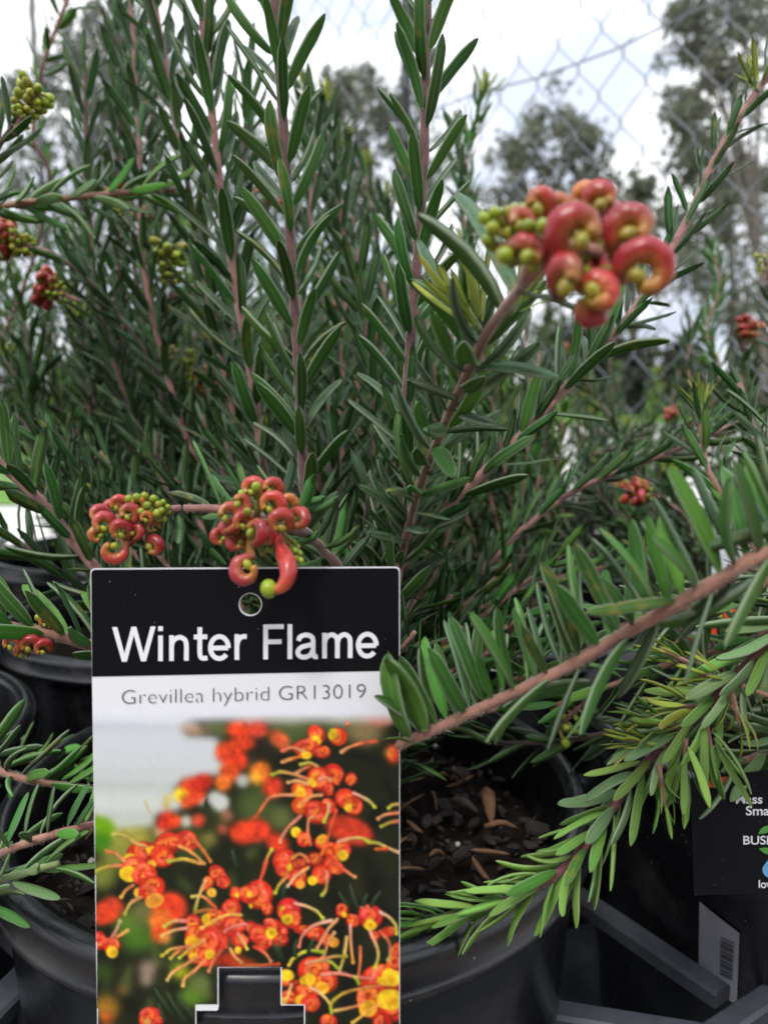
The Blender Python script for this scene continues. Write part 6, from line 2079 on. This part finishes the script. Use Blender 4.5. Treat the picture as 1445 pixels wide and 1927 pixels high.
for lab, (bx, by), n, h, sp, kw, _ in specs:
    base = Vector((bx, by, SOIL_Z))
    p = Plant(lab, base)
    bush(p, base, n, h, sp, spacing=.0052, side=2, **kw)
    if 'slim grey green' in lab:
        for tx, ty in ((570, 170), (612, 200), (650, 280), (690, 330), (725, 390), (760, 330), (860, 260)):
            p.shoot([base] + px([(tx + 90, 960, .50), (tx + 60, 720, .50), (tx + 22, 480, .51), (tx, ty, .51)]), r=(.0022, .0014), mat=rng.choice(('rust', 'green', 'pink')), t0=.2, t1=1, spacing=.005, L=(.028, .025), ang=(42, 24), style=rng.choice(('grey', 'fresh', 'grey')), bias=UPL * .3)
            p.tuft(P(tx, ty, .51), CAM_U, n=8, L=.015, style='young', stemlen=.007, spread=18)
    if 'blurred pink stem' in lab:
        p.shoot([base] + px([(20, 600, .62), (91, 349, .56), (62, 263, .54), (75, 166, .53), (83, 116, .52), (126, 0, .51), (150, -60, .51)]), r=(.0026, .002), mat='pink', t0=.3, t1=1, spacing=.008, L=(.026, .024), ang=(55, 45), style='fresh')
    if 'fence mesh' in lab:
        p.shoot([base] + px([(900, 600, .56), (890, 420, .55), (880, 300, .54), (905, 190, .53)]), r=(.002, .0014), mat='rust', t0=.3, t1=1, spacing=.0048, L=(.024, .02), ang=(40, 22), style='fresh')
        p.tuft(P(905, 190, .53), CAM_U + CAM_R * .4, n=9, L=.02, style='young', stemlen=.01)
        p.cluster(P(1400, 640, .6), CAM_U + CAM_R * .3, length=.016, n=18, open_frac=.8, scale=1.4)
        p.shoot([base] + px([(1380, 800, .62), (1395, 700, .61), (1400, 645, .6)]), r=(.002, .0014), mat='pink', t0=.3, t1=1, spacing=.005, L=(.024, .02), ang=(46, 30))
        p.shoot([base] + px([(1340, 760, .64), (1330, 620, .64), (1355, 540, .64), (1340, 470, .64)]), r=(.002, .0014), mat='rust', t0=.35, t1=1, spacing=.005, L=(.026, .022), ang=(44, 26), style='fresh')
        p.shoot([base] + px([(1300, 800, .62), (1296, 700, .62), (1300, 600, .62)]), r=(.002, .0014), mat='rust', t0=.35, t1=1, spacing=.005, L=(.024, .022), ang=(44, 26))
    if 'orange red buds' in lab:
        p.cluster(P(1225, 932, .45), CAM_U * .2 - CAM_R, length=.016, n=18, open_frac=.8, scale=1.25)
        p.shoot([base] + px([(1300, 1000, .47), (1262, 950, .455), (1235, 935, .45)]), r=(.002, .0014), mat='pink', t0=.3, t1=1, spacing=.0055, L=(.024, .02), ang=(46, 30))
        p.cluster(P(1440, 512, .5), CAM_U, length=.012, n=16, open_frac=.1, scale=1.1)
        p.shoot([base] + px([(1470, 800, .52), (1460, 640, .51), (1445, 530, .5)]), r=(.002, .0014), mat='brown', t0=.3, t1=1, spacing=.0055, L=(.024, .02), ang=(46, 30))
        for pts in ([(1180, 850, .5), (1130, 760, .5), (1080, 690, .5)], [(1110, 900, .5), (1160, 840, .5), (1210, 800, .5)], [(1050, 1000, .47), (1020, 900, .47), (1010, 820, .47)]):
            p.shoot([base] + px(pts), r=(.0018, .0012), mat='brown', t0=.3, t1=1, spacing=.0055, L=(.022, .02), ang=(46, 30))
    p.finish()
